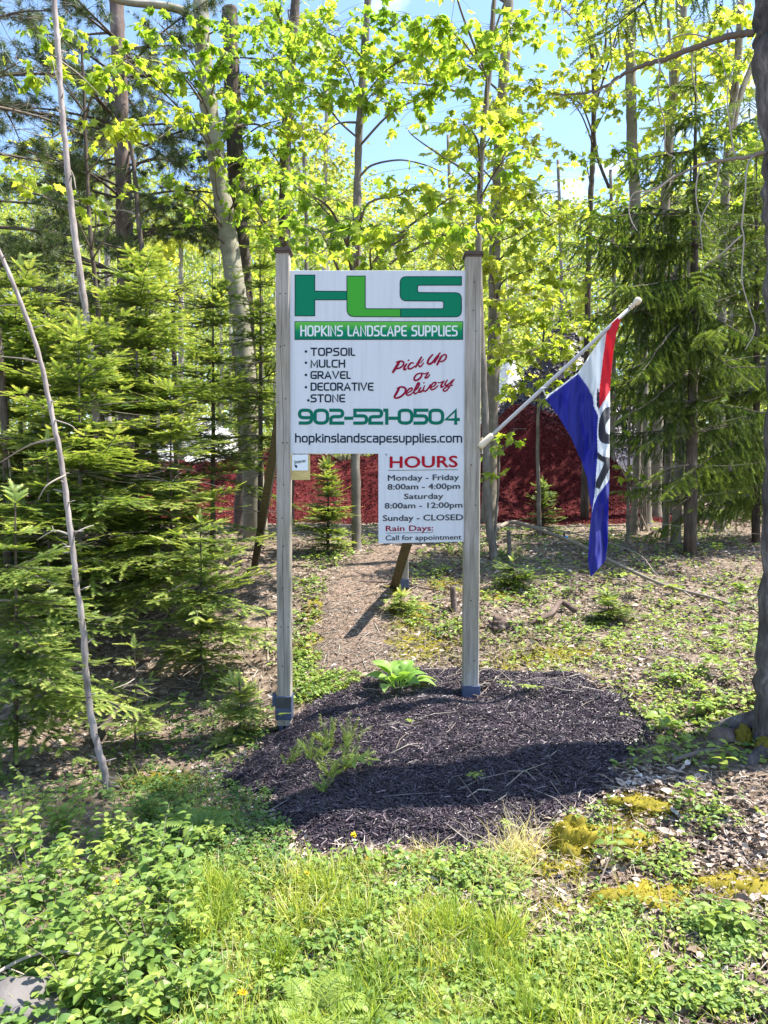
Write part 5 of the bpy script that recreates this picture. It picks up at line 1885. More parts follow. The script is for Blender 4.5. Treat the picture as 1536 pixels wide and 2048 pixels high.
# big trunk at the right edge
d_ = 4.15
ps = [P(1603, 1572, d_), P(1601, 1520, d_), P(1603, 1400, d_), P(1611, 1150, d_), P(1617, 800, d_), P(1615, 500, d_), P(1611, 300, d_), P(1599, 100, d_), P(1593, -60, d_), P(1578, -900, d_)]
ps[0].z = float(gz(ps[0].x, ps[0].y)) - .05
root = empty('big_tree', (ps[0].x, ps[0].y, ps[0].z + .05), 'thick rough trunk cut by the right edge of the picture', 'tree')
m1 = MB()
rpx = [100, 92, 86, 80, 76, 76, 78, 82, 80, 50]
trunk_mesh(m1, ps, [r * d_ / F for r in rpx], 28, .004)
for an, L in ((2.6, .55), (3.6, .5), (4.4, .45), (3.1, .35)):
    st = np.array([ps[0].x, ps[0].y, ps[0].z + .22])
    e = st + np.array([math.cos(an) * L, math.sin(an) * L, 0])
    e[2] = float(gz(e[0], e[1])) + .0
    m_p = st + (e - st) * .5
    m_p[2] = float(gz(m_p[0], m_p[1])) + .06
    m1.tube(catmull([st, m_p, e - np.array([0, 0, .03])], 6), np.linspace(.075, .02, 13), 10, .5)
m1.build('trunk', M_BARK_BIG, root)


def limb(pts, a, b_, tint, name='branch'):
    q_c = np.array(catmull([tuple(P(x_, y_, z_)) for x_, y_, z_ in pts], 7))
    m2 = MB()
    m2.tube(q_c + rng.normal(0, .003, q_c.shape), np.linspace(a, b_, len(q_c)) * 4.2 / F / 2, 7, tint)
    return m2


def twigs_on(m2, pts, wd, tint=.75):
    q_c = np.array(catmull([tuple(P(x_, y_, z_)) for x_, y_, z_ in pts], 7))
    m2.tube(q_c, np.linspace(wd, wd * .45, len(q_c)) * 4.2 / F / 2, 5, tint)


m2 = limb([(1510, 65, 4.2), (1470, 70, 4.25), (1420, 85, 4.3), (1340, 115, 4.4), (1280, 133, 4.5), (1240, 152, 4.6), (1205, 178, 4.7), (1150, 188, 4.8), (1112, 188, 4.85)], 15, 3, .35)
for tw in ([(1430, 80, 4.3), (1380, 68, 4.3), (1340, 80, 4.3), (1318, 110, 4.3), (1322, 140, 4.3), (1345, 185, 4.3)], [(1385, 98, 4.35), (1384, 140, 4.35), (1390, 175, 4.35), (1398, 205, 4.35)], [(1410, 92, 4.35), (1440, 112, 4.3), (1452, 150, 4.3)],
           [(1320, 125, 4.4), (1316, 190, 4.4), (1330, 250, 4.4), (1330, 300, 4.4), (1350, 315, 4.4)], [(1250, 148, 4.6), (1215, 175, 4.6), (1195, 215, 4.6)], [(1205, 178, 4.7), (1172, 200, 4.7), (1140, 230, 4.7)]):
    twigs_on(m2, tw, 3.6, .8)
m2.build('branch', M_TWIG, root)
m2 = limb([(1530, 305, 4.15), (1500, 312, 4.15), (1460, 318, 4.2), (1400, 330, 4.3), (1330, 365, 4.4), (1280, 395, 4.5), (1262, 402, 4.5)], 9, 2.2, .6)
for tw in ([(1512, 308, 4.15), (1495, 330, 4.12), (1490, 390, 4.1), (1484, 450, 4.1), (1488, 480, 4.1), (1484, 560, 4.1), (1500, 620, 4.1), (1510, 660, 4.1), (1490, 700, 4.1)], [(1350, 350, 4.35), (1310, 380, 4.35), (1270, 385, 4.4), (1258, 410, 4.4), (1262, 440, 4.4), (1275, 462, 4.4)], [(1484, 470, 4.1), (1440, 510, 4.15), (1410, 530, 4.2)],
           [(1400, 330, 4.3), (1392, 380, 4.3), (1400, 430, 4.3), (1430, 470, 4.3)], [(1440, 322, 4.25), (1430, 380, 4.25), (1402, 440, 4.25), (1405, 500, 4.25)], [(1470, 316, 4.2), (1460, 250, 4.2), (1455, 180, 4.2), (1478, 100, 4.2)]):
    twigs_on(m2, tw, 3.8, .9)
m2.build('branch', M_TWIG, root)

mw, ml, acc = MB(), MB(), []  # unseen boughs above the view, added to throw dappled shade on the bed
for k in range(15):
    an = rng.uniform(-.5, 3.5)
    zz = 4.6 + 2.4 * k / 14
    st = np.array([ps[6].x, ps[6].y, zz])
    bough(mw, acc, st, (math.cos(an), math.sin(an), .12), rng.uniform(1.0, 1.9), .22, .13, hang=.3, tb=.45, second=False, side=.42)
flush(ml, acc, BRUSH)
mw.build('bough', M_TWIG, root)
ml.build('crown', M_SPRUCE, root)

# big tree roots' moss collar
m_ = MB()
for (dx, dy, r_) in ((-.26, -.12, .055), (-.2, -.22, .05), (-.31, .02, .045)):
    cx_, cy_ = ps[0].x + dx, ps[0].y + dy
    V, f = lump((cx_, cy_, float(gz(cx_, cy_)) + .03), (r_, r_, .07), .3, 2.5)
    m_.add(V, f, .1, 0, True)
m_.build('moss_collar', M_MOSS, root)

# ------------------------------------------------------------------ far wood (one mass)
mf, mt_ = MB(), MB()
L_, S_l, T_l = [], [], []
ncl = 0
for k in range(190):
    dpt = rng.uniform(34, 95)
    xs = rng.uniform(-.62, .62) * dpt
    pxx = 768 + xs / dpt * F
    g_ = float(gz(xs, dpt))
    topy = np.interp(pxx, [0, 300, 500, 620, 760, 900, 1050, 1180, 1400, 1536], [330, 345, 330, 300, 378, 385, 400, 385, 330, 320]) + rng.uniform(-12, 130)
    ztop = 1.6 + (970 - topy) / F * dpt
    Hh = max(3, ztop - g_)
    cw = Hh * rng.uniform(.16, .27)
    tbs = rng.uniform(.25, .85)
    n = int(np.clip(1900 * 45 / dpt, 500, 2000))
    u_ = rng.random(n)
    zc = g_ + Hh * (.12 + .88 * u_)
    env = cw * np.sqrt(np.clip(1 - ((u_ - .42) / .6) ** 2, .02, 1))
    an = rng.uniform(0, 2 * PI, n)
    rr_ = env * np.sqrt(rng.random(n))
    cl_ = np.sin(an * 3 + k) * np.sin(u_ * 14 + k * 2)
    keep = cl_ > -.55
    xx = xs + rr_ * np.cos(an)
    yy_ = dpt + rr_ * np.sin(an)
    L_.append(np.stack([xx, yy_, zc], -1)[keep])
    S_l.append(rng.uniform(.004, .0075, n)[keep] * dpt ** 1.0)
    T_l.append(np.clip(tbs + rng.normal(0, .15, n), 0, 1)[keep])
    if dpt < 75:
        mt_.tube([(xs, dpt, g_ - .2), (xs + rng.normal(0, .2), dpt, g_ + Hh * .5), (xs + rng.normal(0, .3), dpt, g_ + Hh * .92)], [.11, .08, .02], 5, rng.random())
L_ = np.concatenate(L_)
n = len(L_)
mf.scatter(DIAMOND, L_, frames(rnd_dirs(n), rnd_dirs(n, .6)), np.concatenate(S_l), np.concatenate(T_l))
# undergrowth belt at the back of the yard
n = 16000
dd_ = rng.uniform(30, 46, n)
xs = rng.uniform(-.6, .6, n) * dd_
hh = rng.uniform(0, 1, n) ** 1.3 * (2.0 + 1.2 * np.sin(xs * .7) + .8 * np.sin(xs * 1.9))
mf.scatter(DIAMOND, np.stack([xs, dd_, gz(xs, dd_) + hh], -1), frames(rnd_dirs(n), rnd_dirs(n, .8)), rng.uniform(.12, .26, n), np.clip(rng.normal(.45, .2, n), 0, 1))
mo = MB()
mf.add(np.concatenate(mt_.V), [np.concatenate([f for f in mt_.Fc if f.shape[1] == 4]), np.concatenate([f for f in mt_.Fc if f.shape[1] == 5])], .5, 1, True)
tag(mf.build('far_woodland', [M_FAR, M_FARTRUNK]), 'sunlit pale green wood closing the view behind the yard', 'woodland', kind='stuff')


# ================================================================== GROUND COVER
def px_pts(n, x0, x1, y0, y1):
    return Gv(rng.uniform(x0, x1, n), rng.uniform(y0, y1, n))


def clusters(cents, n, sx, sy):
    out = []
    for (a, c, w_) in cents:
        k = int(n * w_)
        out.append(np.stack([rng.normal(a, sx, k), rng.normal(c, sy, k)], -1))
    o = np.concatenate(out)
    o = o[(o[:, 1] > 1060) & (o[:, 1] < 2250)]
    return Gv(o[:, 0], o[:, 1])


inbed = lambda p: bed_h(p[:, 0], p[:, 1]) > .004
inpath = lambda p: inpoly(p[:, 0], p[:, 1], PATHPOLY)

# --- dead leaves
pp = [px_pts(13000, 880, 1750, 1050, 1480), px_pts(5200, 940, 1800, 1540, 2150), px_pts(3500, -250, 560, 1080, 1560), px_pts(3200, 560, 960, 1060, 1400), px_pts(6000, -300, 1800, 1040, 1110), px_pts(1100, 380, 660, 1480, 1760), px_pts(1000, 380, 1000, 1690, 2100),
      clusters([(1400, 1700, 1), (1250, 1780, .7), (1180, 1830, .6), (1480, 1650, .8), (1330, 1900, .5), (1480, 1900, .6), (950, 1800, .4), (800, 1850, .3), (1300, 1560, .5)], 420, 55, 28), px_pts(2500, -200, 1800, 1060, 1200)]
pp = np.concatenate(pp)
kb = (~inbed(pp) | (rng.random(len(pp)) < .04)) & (~inpath(pp) | (rng.random(len(pp)) < .12))
pp = pp[kb]
n = len(pp)
pp[:, 2] += rng.uniform(.002, .022, n)
mb = MB()
mb.scatter(CURLED, pp, frames(rnd_dirs(n) * np.array([1, 1, .3]), np.array([0, 0, 1.]) + rng.normal(0, .42, (n, 3))), np.stack([rng.uniform(.012, .042, n), rng.uniform(.016, .05, n), rng.uniform(.015, .05, n)], -1) * np.exp(np.clip(rng.normal(0, .28, n), -.6, .4))[:, None], np.clip(.45 + .22 * np.sin(3.1 * pp[:, 0] + 2 * np.sin(2.3 * pp[:, 1])) * np.sin(4.2 * pp[:, 1] + 1) + rng.normal(0, .24, n), 0, 1))
pz = np.concatenate([px_pts(9000, 880, 1750, 1060, 1500), px_pts(5000, 900, 1800, 1540, 2150), px_pts(3500, 560, 960, 1060, 1400), px_pts(3000, 300, 1000, 1690, 2150), px_pts(2000, -200, 560, 1100, 1560)])
pz = pz[~inbed(pz)]
n = len(pz)
pz[:, 2] += rng.uniform(.003, .03, n)
mb.scatter(BLADES[0], pz, frames(rnd_dirs(n) * np.array([1, 1, .25]), np.array([0, 0, 1.]) + rng.normal(0, .6, (n, 3))), np.stack([rng.uniform(.0015, .004, n), rng.uniform(.04, .13, n), rng.uniform(.03, .12, n)], -1), np.clip(rng.normal(.6, .22, n), 0, 1))
tag(mb.build('leaf_litter', M_DEAD), 'pale brown dead leaves strewn over the forest floor', 'leaf litter', kind='stuff')

# --- twigs on the ground
mb = MB()
pp = np.concatenate([px_pts(700, 560, 1600, 1060, 1400), px_pts(400, 200, 560, 1080, 1500), px_pts(300, 640, 860, 1080, 1350), px_pts(200, 900, 1600, 1560, 2100), px_pts(45, 480, 1300, 1350, 1690)])
for p in pp:
    an = rng.uniform(0, PI)
    L = rng.uniform(.05, .32)
    dx, dy = math.cos(an) * L, math.sin(an) * L
    a = np.array([p[0] - dx / 2, p[1] - dy / 2])
    c = np.array([p[0] + dx / 2, p[1] + dy / 2])
    md = (a + c) / 2 + rng.normal(0, .12 * L, 2)
    r = rng.uniform(.0014, .0045)
    mb.tube([(q_[0], q_[1], float(gzb(q_[0], q_[1])) + .008 + z_) for q_, z_ in ((a, 0), (md, rng.uniform(0, .02)), (c, rng.uniform(0, .02)))], [r, r * .9, r * .5], 4, rng.beta(2, 1.5), cap=False)
tag(mb.build('twig_litter', M_TWIG), 'dry twigs and needles scattered on the ground and path', 'twig litter', kind='stuff')

# --- needles and fine bark on the path
mb = MB()
pp = px_pts(9000, 600, 900, 1075, 1360)
pp = pp[inpath(pp)]
n = len(pp)
pp[:, 2] += .012
mb.scatter(CHIP, pp, frames(rnd_dirs(n) * np.array([1, 1, .2]), np.array([0, 0, 1.]) + rng.normal(0, .3, (n, 3))), np.stack([rng.uniform(.012, .05, n), rng.uniform(.012, .03, n), rng.uniform(.008, .02, n)], -1), rng.beta(2, 2.6, n))
tag(mb.build('bark_litter', M_TWIG), 'fine bark crumbs lying on the worn path', 'litter', kind='stuff')

# --- grass
mb = MB()


def blades(base, hgt, wd, tint, lean=.35):
    n_ = len(base)
    k = rng.integers(0, 3, n_)
    for i in range(3):
        s = k == i
        m_n = int(s.sum())
        if not m_n:
            continue
        up = np.array([0, 0, 1.]) + rng.normal(0, lean, (m_n, 3)) * np.array([1, 1, .2])
        mb.scatter(BLADES[i], base[s], frames(up, rnd_dirs(m_n) * np.array([1, 1, .1])), np.stack([wd[s], hgt[s], hgt[s]], -1), tint[s])


CL_G = [(430, 1800, 1.2), (440, 1850, 1), (500, 1900, .8), (600, 1850, 1), (650, 1800, .8), (700, 1850, 1.2), (560, 1950, .9), (470, 1980, .9), (760, 1960, 1.2), (820, 1900, 1.0), (860, 1850, 1.3), (900, 1880, 1.2), (880, 1960, 1.2), (960, 1960, 1.3),
        (1000, 1900, .9), (1020, 1990, 1.1), (740, 2040, 1), (650, 2050, .8), (900, 2060, 1), (1060, 2060, .9), (1130, 1960, .8), (1200, 2010, .8), (1260, 1960, .6), (420, 2080, .8), (840, 2120, 1), (600, 2130, 1), (1000, 2130, 1), (1180, 2100, .8), (700, 1760, .7), (560, 1780, .7), (380, 1900, .5)]
for (a, c, w_) in CL_G:
    n = int(430 * w_)
    ctr = G(a, c)
    r_ = rng.uniform(.03, .08)
    xy = np.array([ctr.x, ctr.y]) + rng.normal(0, r_, (n, 2))
    base = np.column_stack([xy, gz(xy[:, 0], xy[:, 1]) - .005])
    hh = rng.uniform(.05, .18, n) * rng.uniform(.7, 1.25)
    blades(base, hh, rng.uniform(.0018, .0065, n), np.clip(rng.uniform(.2, .8) + rng.normal(0, .2, n), 0, 1), .42)
pp = np.concatenate([px_pts(3800, 350, 1180, 1730, 2150), px_pts(1800, -100, 480, 1560, 2100), px_pts(900, 1100, 1600, 1800, 2150), px_pts(900, 200, 620, 1560, 1760)])
pp = pp[~inbed(pp)]
n = len(pp)
blades(pp, rng.uniform(.03, .11, n), rng.uniform(.0018, .0042, n), np.clip(rng.normal(.5, .25, n), 0, 1), .5)
pp = px_pts(2600, 350, 1250, 1720, 2150)
pp = pp[~inbed(pp)]
n = len(pp)
blades(pp, rng.uniform(.04, .14, n), rng.uniform(.002, .0045, n), np.full(n, .97), 1.6)
pp = np.concatenate([px_pts(1500, 900, 1600, 1060, 1500), px_pts(500, 560, 700, 1280, 1420), px_pts(700, 780, 1150, 1240, 1345)])
pp = pp[~inbed(pp) & ~inpath(pp)]
n = len(pp)
blades(pp, rng.uniform(.03, .12, n), rng.uniform(.002, .0045, n), np.clip(rng.normal(.6, .25, n), 0, 1), .6)
tag(mb.build('grass', M_GRASS), 'bright green grass growing along the front verge', 'grass', kind='stuff')

# --- dry straw tuft
mb2 = mb
mb = MB()
for (a, c, n, hs) in ((1040, 1720, 240, .22), (1000, 1760, 120, .18), (860, 1722, 130, .12), (740, 1780, 90, .16)):
    ctr = G(a, c)
    xy = np.array([ctr.x, ctr.y]) + rng.normal(0, .05, (n, 2))
    base = np.column_stack([xy, gz(xy[:, 0], xy[:, 1])])
    blades(base, rng.uniform(.4, 1.1, n) * hs, rng.uniform(.0018, .0035, n), np.full(n, .98), .6)
tag(mb.build('dry_grass', M_GRASS), 'pale dry straw tufts along the mulch edge', 'grass', kind='stuff')

# --- low leafy ground cover
mb = MB()


def cover(pp, hmax, smin, smax, tb, tmpl=OVATE, per=5):
    pp = pp[~inbed(pp) & ~inpath(pp)]
    n0 = len(pp)
    pts = np.repeat(pp, per, 0)
    n_ = len(pts)
    an = rng.uniform(0, 2 * PI, n_)
    h_ = np.repeat(rng.uniform(.2, 1, n0) * hmax, per) * rng.uniform(.5, 1, n_)
    d_ = np.stack([np.cos(an), np.sin(an), rng.uniform(-.1, .6, n_)], -1)
    pts = pts + d_ * .012
    pts[:, 2] += h_
    mb.scatter(tmpl, pts, frames(d_, np.array([0, 0, 1.]) + rng.normal(0, .35, (n_, 3))), rng.uniform(smin, smax, n_), np.clip(np.repeat(rng.normal(tb, .15, n0), per) + rng.normal(0, .1, n_), 0, 1))


cover(px_pts(1300, 280, 580, 1570, 1790), .07, .012, .026, .22)
cover(clusters([(1080, 1960, 1), (1150, 1920, 1), (1200, 2010, 1), (1100, 2050, 1), (1290, 2020, .8), (1020, 2020, .8), (1250, 1930, .7), (1350, 1990, .5), (1400, 1860, .8), (1480, 1900, .9), (1220, 1850, .7), (1350, 1740, .6), (1180, 1660, .5), (1420, 1640, .6), (1440, 2020, .8), (960, 1750, .8)], 120, 45, 24), .08, .014, .030, .62)
cover(px_pts(600, 1100, 1650, 1240, 1540), .06, .018, .045, .7)
cover(px_pts(500, 960, 1650, 1050, 1300), .08, .022, .055, .62)
cover(clusters([(620, 1180, 1), (640, 1250, 1), (600, 1300, 1), (860, 1150, 1), (840, 1230, .8), (900, 1260, .8), (1000, 1120, 1), (1050, 1190, 1), (680, 1110, 1), (640, 1120, 1), (900, 1100, 1), (1080, 1060, 1.4), (1200, 1080, 1.4), (1400, 1080, 1.4), (1000, 1060, 1), (700, 1070, 1)], 60, 35, 14), .10, .022, .05, .6)
cover(px_pts(450, 570, 720, 1310, 1410), .05, .018, .042, .6)
cover(px_pts(1900, 350, 1050, 1720, 2120), .08, .014, .036, .55)
cover(px_pts(900, -150, 420, 1560, 2120), .09, .02, .045, .42)
cover(px_pts(500, 180, 560, 1400, 1580), .05, .014, .034, .35)
cover(clusters([(1360, 1370, 1), (1420, 1430, 1), (1300, 1440, .8), (1480, 1300, 1), (1340, 1230, .8), (1250, 1290, .7), (1200, 1160, .7), (1330, 1130, .8), (1130, 1150, .6), (1460, 1180, .8), (1060, 1340, .5)], 42, 38, 18), .09, .02, .048, .75)
tag(mb.build('ground_cover', M_COVER), 'low green weeds and seedlings carpeting the ground', 'ground cover', kind='stuff')


# ================================================================== SINGLE PLANTS
def leafy_plant(name, label, px, py, h, nst, leafL, tmpl=OVATE, mat=None, group=None, cat='plant', spread=.5, per=7, tb=.5, stem_r=.0022, whorl=False, onbed=False):
    b_ = G(px, py)
    z0 = float(gzb(b_.x, b_.y)) if onbed else b_.z
    o0 = np.array([b_.x, b_.y, z0])
    m1 = MB()
    L, Fv, Nn, Sc, Ti = [], [], [], [], []
    for s in range(nst):
        an = rng.uniform(0, 2 * PI)
        sp = spread * rng.uniform(.2, 1) * h
        hh = h * rng.uniform(.6, 1.1)
        e = o0 + np.array([math.cos(an) * sp, math.sin(an) * sp, hh])
        md = o0 + (e - o0) * .5 + np.array([math.cos(an) * sp * -.12, math.sin(an) * sp * -.12, hh * .06]) + rng.normal(0, .01, 3)
        c = np.array(catmull([o0 + rng.normal(0, .008, 3) * np.array([1, 1, 0]) - np.array([0, 0, .01]), md, e], 5))
        m1.tube(c, np.linspace(stem_r, stem_r * .45, len(c)), 4, rng.uniform(.3, .6), 1, cap=False)
        for j in range(per):
            f = 1.0 if whorl else .25 + .78 * j / max(1, per - 1)
            p = c[min(len(c) - 1, int(f * (len(c) - 1)))]
            a2 = (2 * PI * j / per if whorl else j * 2.4) + rng.uniform(-.5, .5)
            d_ = np.array([math.cos(a2), math.sin(a2), rng.uniform(-.05, .55) if not whorl else rng.uniform(.0, .3)])
            L.append(p + unit(d_) * leafL * .12)
            Fv.append(d_)
            Nn.append(np.array([0, 0, 1.]) + rng.normal(0, .3, 3))
            Sc.append(leafL * rng.uniform(.6, 1.15) * (1 if whorl else 1.1 - .35 * abs(f - .6)))
            Ti.append(np.clip(tb + rng.normal(0, .16) + .15 * (f - .5), 0, 1))
    m1.scatter(tmpl, np.array(L), frames(np.array(Fv), np.array(Nn)), np.array(Sc), np.array(Ti), 0)
    o = m1.build(name, [mat or M_SHRUB, M_TWIG], local=tuple(o0))
    tag(o, label, cat, group)
    return o


SG = 'leafy shrubs in the lower left corner'
for (a, c, h, ns, lf, lab) in [
    (40, 1720, .30, 6, .075, 'leafy alder shoot hugging the left edge under the lowest fir bough'),
    (120, 1690, .28, 6, .070, 'leafy shrub in front of the foot of the fir with layered boughs'),
    (60, 1830, .30, 7, .080, 'big leaved shrub at the left edge above the pale rock'),
    (170, 1800, .30, 7, .075, 'dense leafy shrub a step right of the left edge'),
    (235, 1720, .24, 6, .068, 'leafy shrub in front of the base of the pale dead stem'),
    (110, 1930, .26, 7, .075, 'leafy shrub just above the fallen twig on the rock'),
    (225, 1890, .26, 6, .075, 'leafy shrub above the middle of the fallen twig'),
    (320, 1830, .28, 7, .080, 'tallest pale leaved shrub beside the first grass tufts'),
    (330, 1740, .24, 5, .065, 'shrub with upright dark leaves next to the bluish weeds'),
    (300, 1960, .22, 6, .070, 'leafy shrub at the right tip of the fallen twig'),
    (365, 1900, .22, 5, .070, 'shrub with drooping rounded leaves touching the grass'),
    (190, 2030, .16, 6, .065, 'low shrub at the bottom edge right of the rock'),
    (140, 2010, .18, 4, .055, 'shoot with upright oval leaves against the rock'),
    (390, 2030, .16, 5, .065, 'low broad leaved shrub on the bottom edge beside the grass'),
    (270, 2070, .16, 6, .070, 'shrub cut off by the bottom edge below the twig'),
    (80, 1640, .26, 4, .045, 'thin upright weed rising in the shade of the firs'),
    (300, 1650, .18, 4, .055, 'low shrub between the dead stem and the moss'),
    (20, 1950, .20, 5, .070, 'shrub overhanging the rock from the left edge'),
    (420, 1700, .14, 4, .050, 'small pale shoot at the edge of the dead leaves')]:
    leafy_plant('shrub', lab, a, c, h * 1.05, ns + 4, lf * .60, (OVATE, OVATE_W, MAPLE, OVATE, LANCE)[int(a + c) % 5], M_SHRUB, SG, 'shrub', .85, 13, rng.uniform(.3, .8))
leafy_plant('shrub', 'slender bright green shoot climbing in the dark under the low fir', 362, 1505, .42, 3, .060, OVATE, M_SHRUB, None, 'shrub', .18, 11, .35)
WG = 'seedlings on the forest floor'
for (a, c, h, ns, lf, lab) in [
    (1335, 1475, .12, 3, .075, 'glossy five leaved seedling at the right end of the mulch bed'),
    (1400, 1440, .13, 3, .070, 'seedling with broad pale leaves above the glossy one'),
    (1350, 1375, .12, 3, .065, 'pale whorled seedling in the litter above the mulch corner'),
    (1420, 1350, .12, 2, .070, 'seedling halfway between mulch corner and big trunk'),
    (1430, 1285, .12, 3, .070, 'seedling in dappled light left of the big trunk'),
    (1250, 1170, .10, 2, .070, 'maple seedling just right of the flag tip'),
    (1265, 1195, .09, 2, .065, 'leafy seedling crossed by the fallen branch'),
    (1340, 1190, .11, 2, .06, 'upright seedling beside the middle of the fallen branch'),
    (1125, 1165, .08, 2, .055, 'small seedling left of the flag tip'),
    (1310, 1075, .12, 3, .06, 'seedling at the foot of the pale stems'),
    (1440, 1110, .12, 3, .07, 'seedling right of the spruce trunk base'),
    (1480, 1190, .11, 3, .065, 'seedling at the thin end of the fallen branch'),
    (1330, 1520, .10, 3, .055, 'yellowish seedling just below the mulch corner'),
    (1390, 1640, .22, 2, .06, 'tall thin seedling standing in the white dead leaves'),
    (1210, 1740, .20, 2, .05, 'woody seedling with round leaves beside the golden moss'),
    (1270, 1735, .14, 2, .055, 'spreading toothed seedling between two moss patches'),
    (1440, 1545, .16, 3, .06, 'leafy seedling at the mossy foot of the big trunk'),
    (1480, 1880, .12, 3, .05, 'pale rosette at the right edge below the moss'),
    (1420, 1880, .14, 3, .05, 'bushy weed at the right between moss and grass'),
    (1020, 1840, .16, 3, .05, 'upright weed rising from the straw tuft'),
    (870, 1760, .10, 2, .04, 'weed at the front rim of the mulch bed')]:
    leafy_plant('seedling', lab, a, c, h, ns, lf, OVATE, M_SHRUB, WG, 'seedling', .5, 6, rng.uniform(.5, .85), .0016, ns < 4 and h < .14)
for (a, c, lab, h, lf) in [(950, 1590, 'pale rosette weed alone on the sunlit mulch', .06, .04), (1012, 1668, 'tiny weed at the front right of the mulch bed', .05, .03), (1060, 1410, 'cluster of light green weeds on the mulch right of the right post', .09, .045), (1010, 1405, 'thin grassy weed close to the right post shoe', .08, .035),
                           (712, 1575, 'dandelion like rosette with long leaves on the mulch', .10, .07), (815, 1470, 'tiny starry weed on the dark mulch below the hosta', .03, .025)]:
    leafy_plant('seedling', lab, a, c, h, 3, lf, LANCE, M_SHRUB, 'weeds on the mulch bed', 'weed', .8, 6, .8, .0012, True, True)
# feathery weeds on the bed
FE = fir_twig(9, .34, .05, 50, .6, .2)
for (a, c, h, n0, lab) in [(660, 1512, .13, 3, 'feathery green weed nearest the left post on the mulch'), (690, 1505, .11, 2, 'second feathery weed just right of the nearest one'), (622, 1540, .10, 4, 'low feathery weed with curved tips left of the rosette'), (578, 1545, .09, 2, 'faded feathery sprig at the left of the weed patch'),
                          (688, 1560, .13, 4, 'feathery weed leaning over the long leaved rosette'), (648, 1605, .07, 3, 'small feathery tuft at the front of the weed patch'), (660, 1575, .08, 5, 'pale thready weed in the middle of the weed patch')]:
    b_ = G(a, c)
    o0 = np.array([b_.x, b_.y, float(gzb(b_.x, b_.y))])
    m1 = MB()
    acc = []
    h *= 1.35
    for k in range(n0 + 3):
        dv_ = unit(np.array([rng.normal(0, .7), rng.normal(0, .6), 1.0]))
        for j in range(4):
            acc.append((o0 + dv_ * h * j * .25, unit(dv_ + rng.normal(0, .15, 3)), rnd_dirs(1)[0], h * rng.uniform(.35, .5), rng.uniform(.55, .95)))
            acc.append((o0 + dv_ * h * j * .25, unit(dv_ + rng.normal(0, .5, 3)), rnd_dirs(1)[0], h * rng.uniform(.25, .4), rng.uniform(.4, .8)))
    flush(m1, acc, FE)
    tag(m1.build('feathery_weed', M_FIR, local=tuple(o0)), lab, 'weed', 'feathery weeds on the mulch bed')

# hosta
b_ = G(795, 1392)
o0 = np.array([b_.x, b_.y, float(gzb(b_.x, b_.y))])


def hosta_leaf():
    V, t_, f = [], [], []
    ys = np.linspace(0, 1, 9)
    ws = .36 * np.sin(PI * ys ** .75) ** .8
    ws[0] = .03
    ws[-1] = 0
    for y, w0 in zip(ys, ws):
        for s in (-1, -.66, -.33, 0, .33, .66, 1):
            rib = .018 * math.cos(s * 3 * PI)
            V.append((s * w0, y, .30 * abs(s * w0) + .55 * y - .75 * y * y + rib * (w0 / .36)))
            t_.append(.12 * math.cos(s * 3 * PI) - .05 + (.15 if abs(s) == 1 else 0))
    for i in range(8):
        for k in range(6):
            a = i * 7 + k
            f.append((a, a + 1, a + 8, a + 7))
    return np.array(V, float), [np.array(f)], np.array(t_)


HL = hosta_leaf()
hosta = empty('hosta', tuple(o0), 'pale green hosta with broad ribbed leaves on the mulch', 'hosta')
m1, m2 = MB(), MB()
for k in range(19):
    an = 2 * PI * k / 19 * 2.6 + rng.uniform(-.3, .3)
    f = (k % 5) / 4
    el = .45 + .95 * f
    st = np.array([math.cos(an) * .02, math.sin(an) * .02, 0])
    stem = np.array([math.cos(an) * math.cos(el), math.sin(an) * math.cos(el), math.sin(el)]) * rng.uniform(.06, .13)
    p = o0 + st + stem
    m2.tube([o0 + st, o0 + st + stem * .5 + np.array([0, 0, .006]), p], [.004, .0035, .003], 5, .5)
    ln = rng.uniform(.13, .19)
    m1.scatter(HL, p[None], frames(np.array([[math.cos(an) * .9, math.sin(an) * .9, .15 + .75 * f]]), np.array([[0, 0, 1.]]) + rng.normal(0, .2, (1, 3))), np.array([[ln * .92, ln, ln]]), np.array([rng.uniform(.3, .7)]), 0, True)
m1.build('leaves', M_HOSTA, hosta)
m2.build('stalks', M_HOSTA, hosta)


# ferns
def fern(label, px, py, L, nf, tb=.7):
    b_ = G(px, py)
    o0 = np.array([b_.x, b_.y, b_.z])
    m1 = MB()
    for k in range(nf):
        an = 2 * PI * k / nf + rng.uniform(-.4, .4)
        Lk = L * rng.uniform(.75, 1.1)
        h_ = np.array([math.cos(an), math.sin(an), 0])
        c = np.array(catmull([o0, o0 + h_ * Lk * .3 + np.array([0, 0, Lk * .45]), o0 + h_ * Lk * .75 + np.array([0, 0, Lk * .55]), o0 + h_ * Lk + np.array([0, 0, Lk * .35])], 8))
        m1.tube(c, np.linspace(.003, .001, len(c)), 4, .4, 0, cap=False)
        tg = unit(np.gradient(c, axis=0))
        Lq, Fq_, Nq, Sq, Tq = [], [], [], [], []
        for i in range(3, len(c)):
            u_ = i / (len(c) - 1)
            rt = unit(np.cross(tg[i], [0, 0, 1.]))
            up = np.cross(rt, tg[i])
            for sg in (-1, 1):
                Lq.append(c[i])
                Fq_.append(rt * sg + tg[i] * .45 + up * .1)
                Nq.append(up + rng.normal(0, .1, 3))
                Sq.append(Lk * .34 * (1 - u_) ** .7 * rng.uniform(.9, 1.1) + .012)
                Tq.append(tb + rng.normal(0, .06))
        m1.scatter(LANCE, np.array(Lq), frames(np.array(Fq_), np.array(Nq)), np.array(Sq), np.clip(np.array(Tq), 0, 1))
    tag(m1.build('fern', M_SHRUB, local=tuple(o0)), label, 'fern', 'ferns')


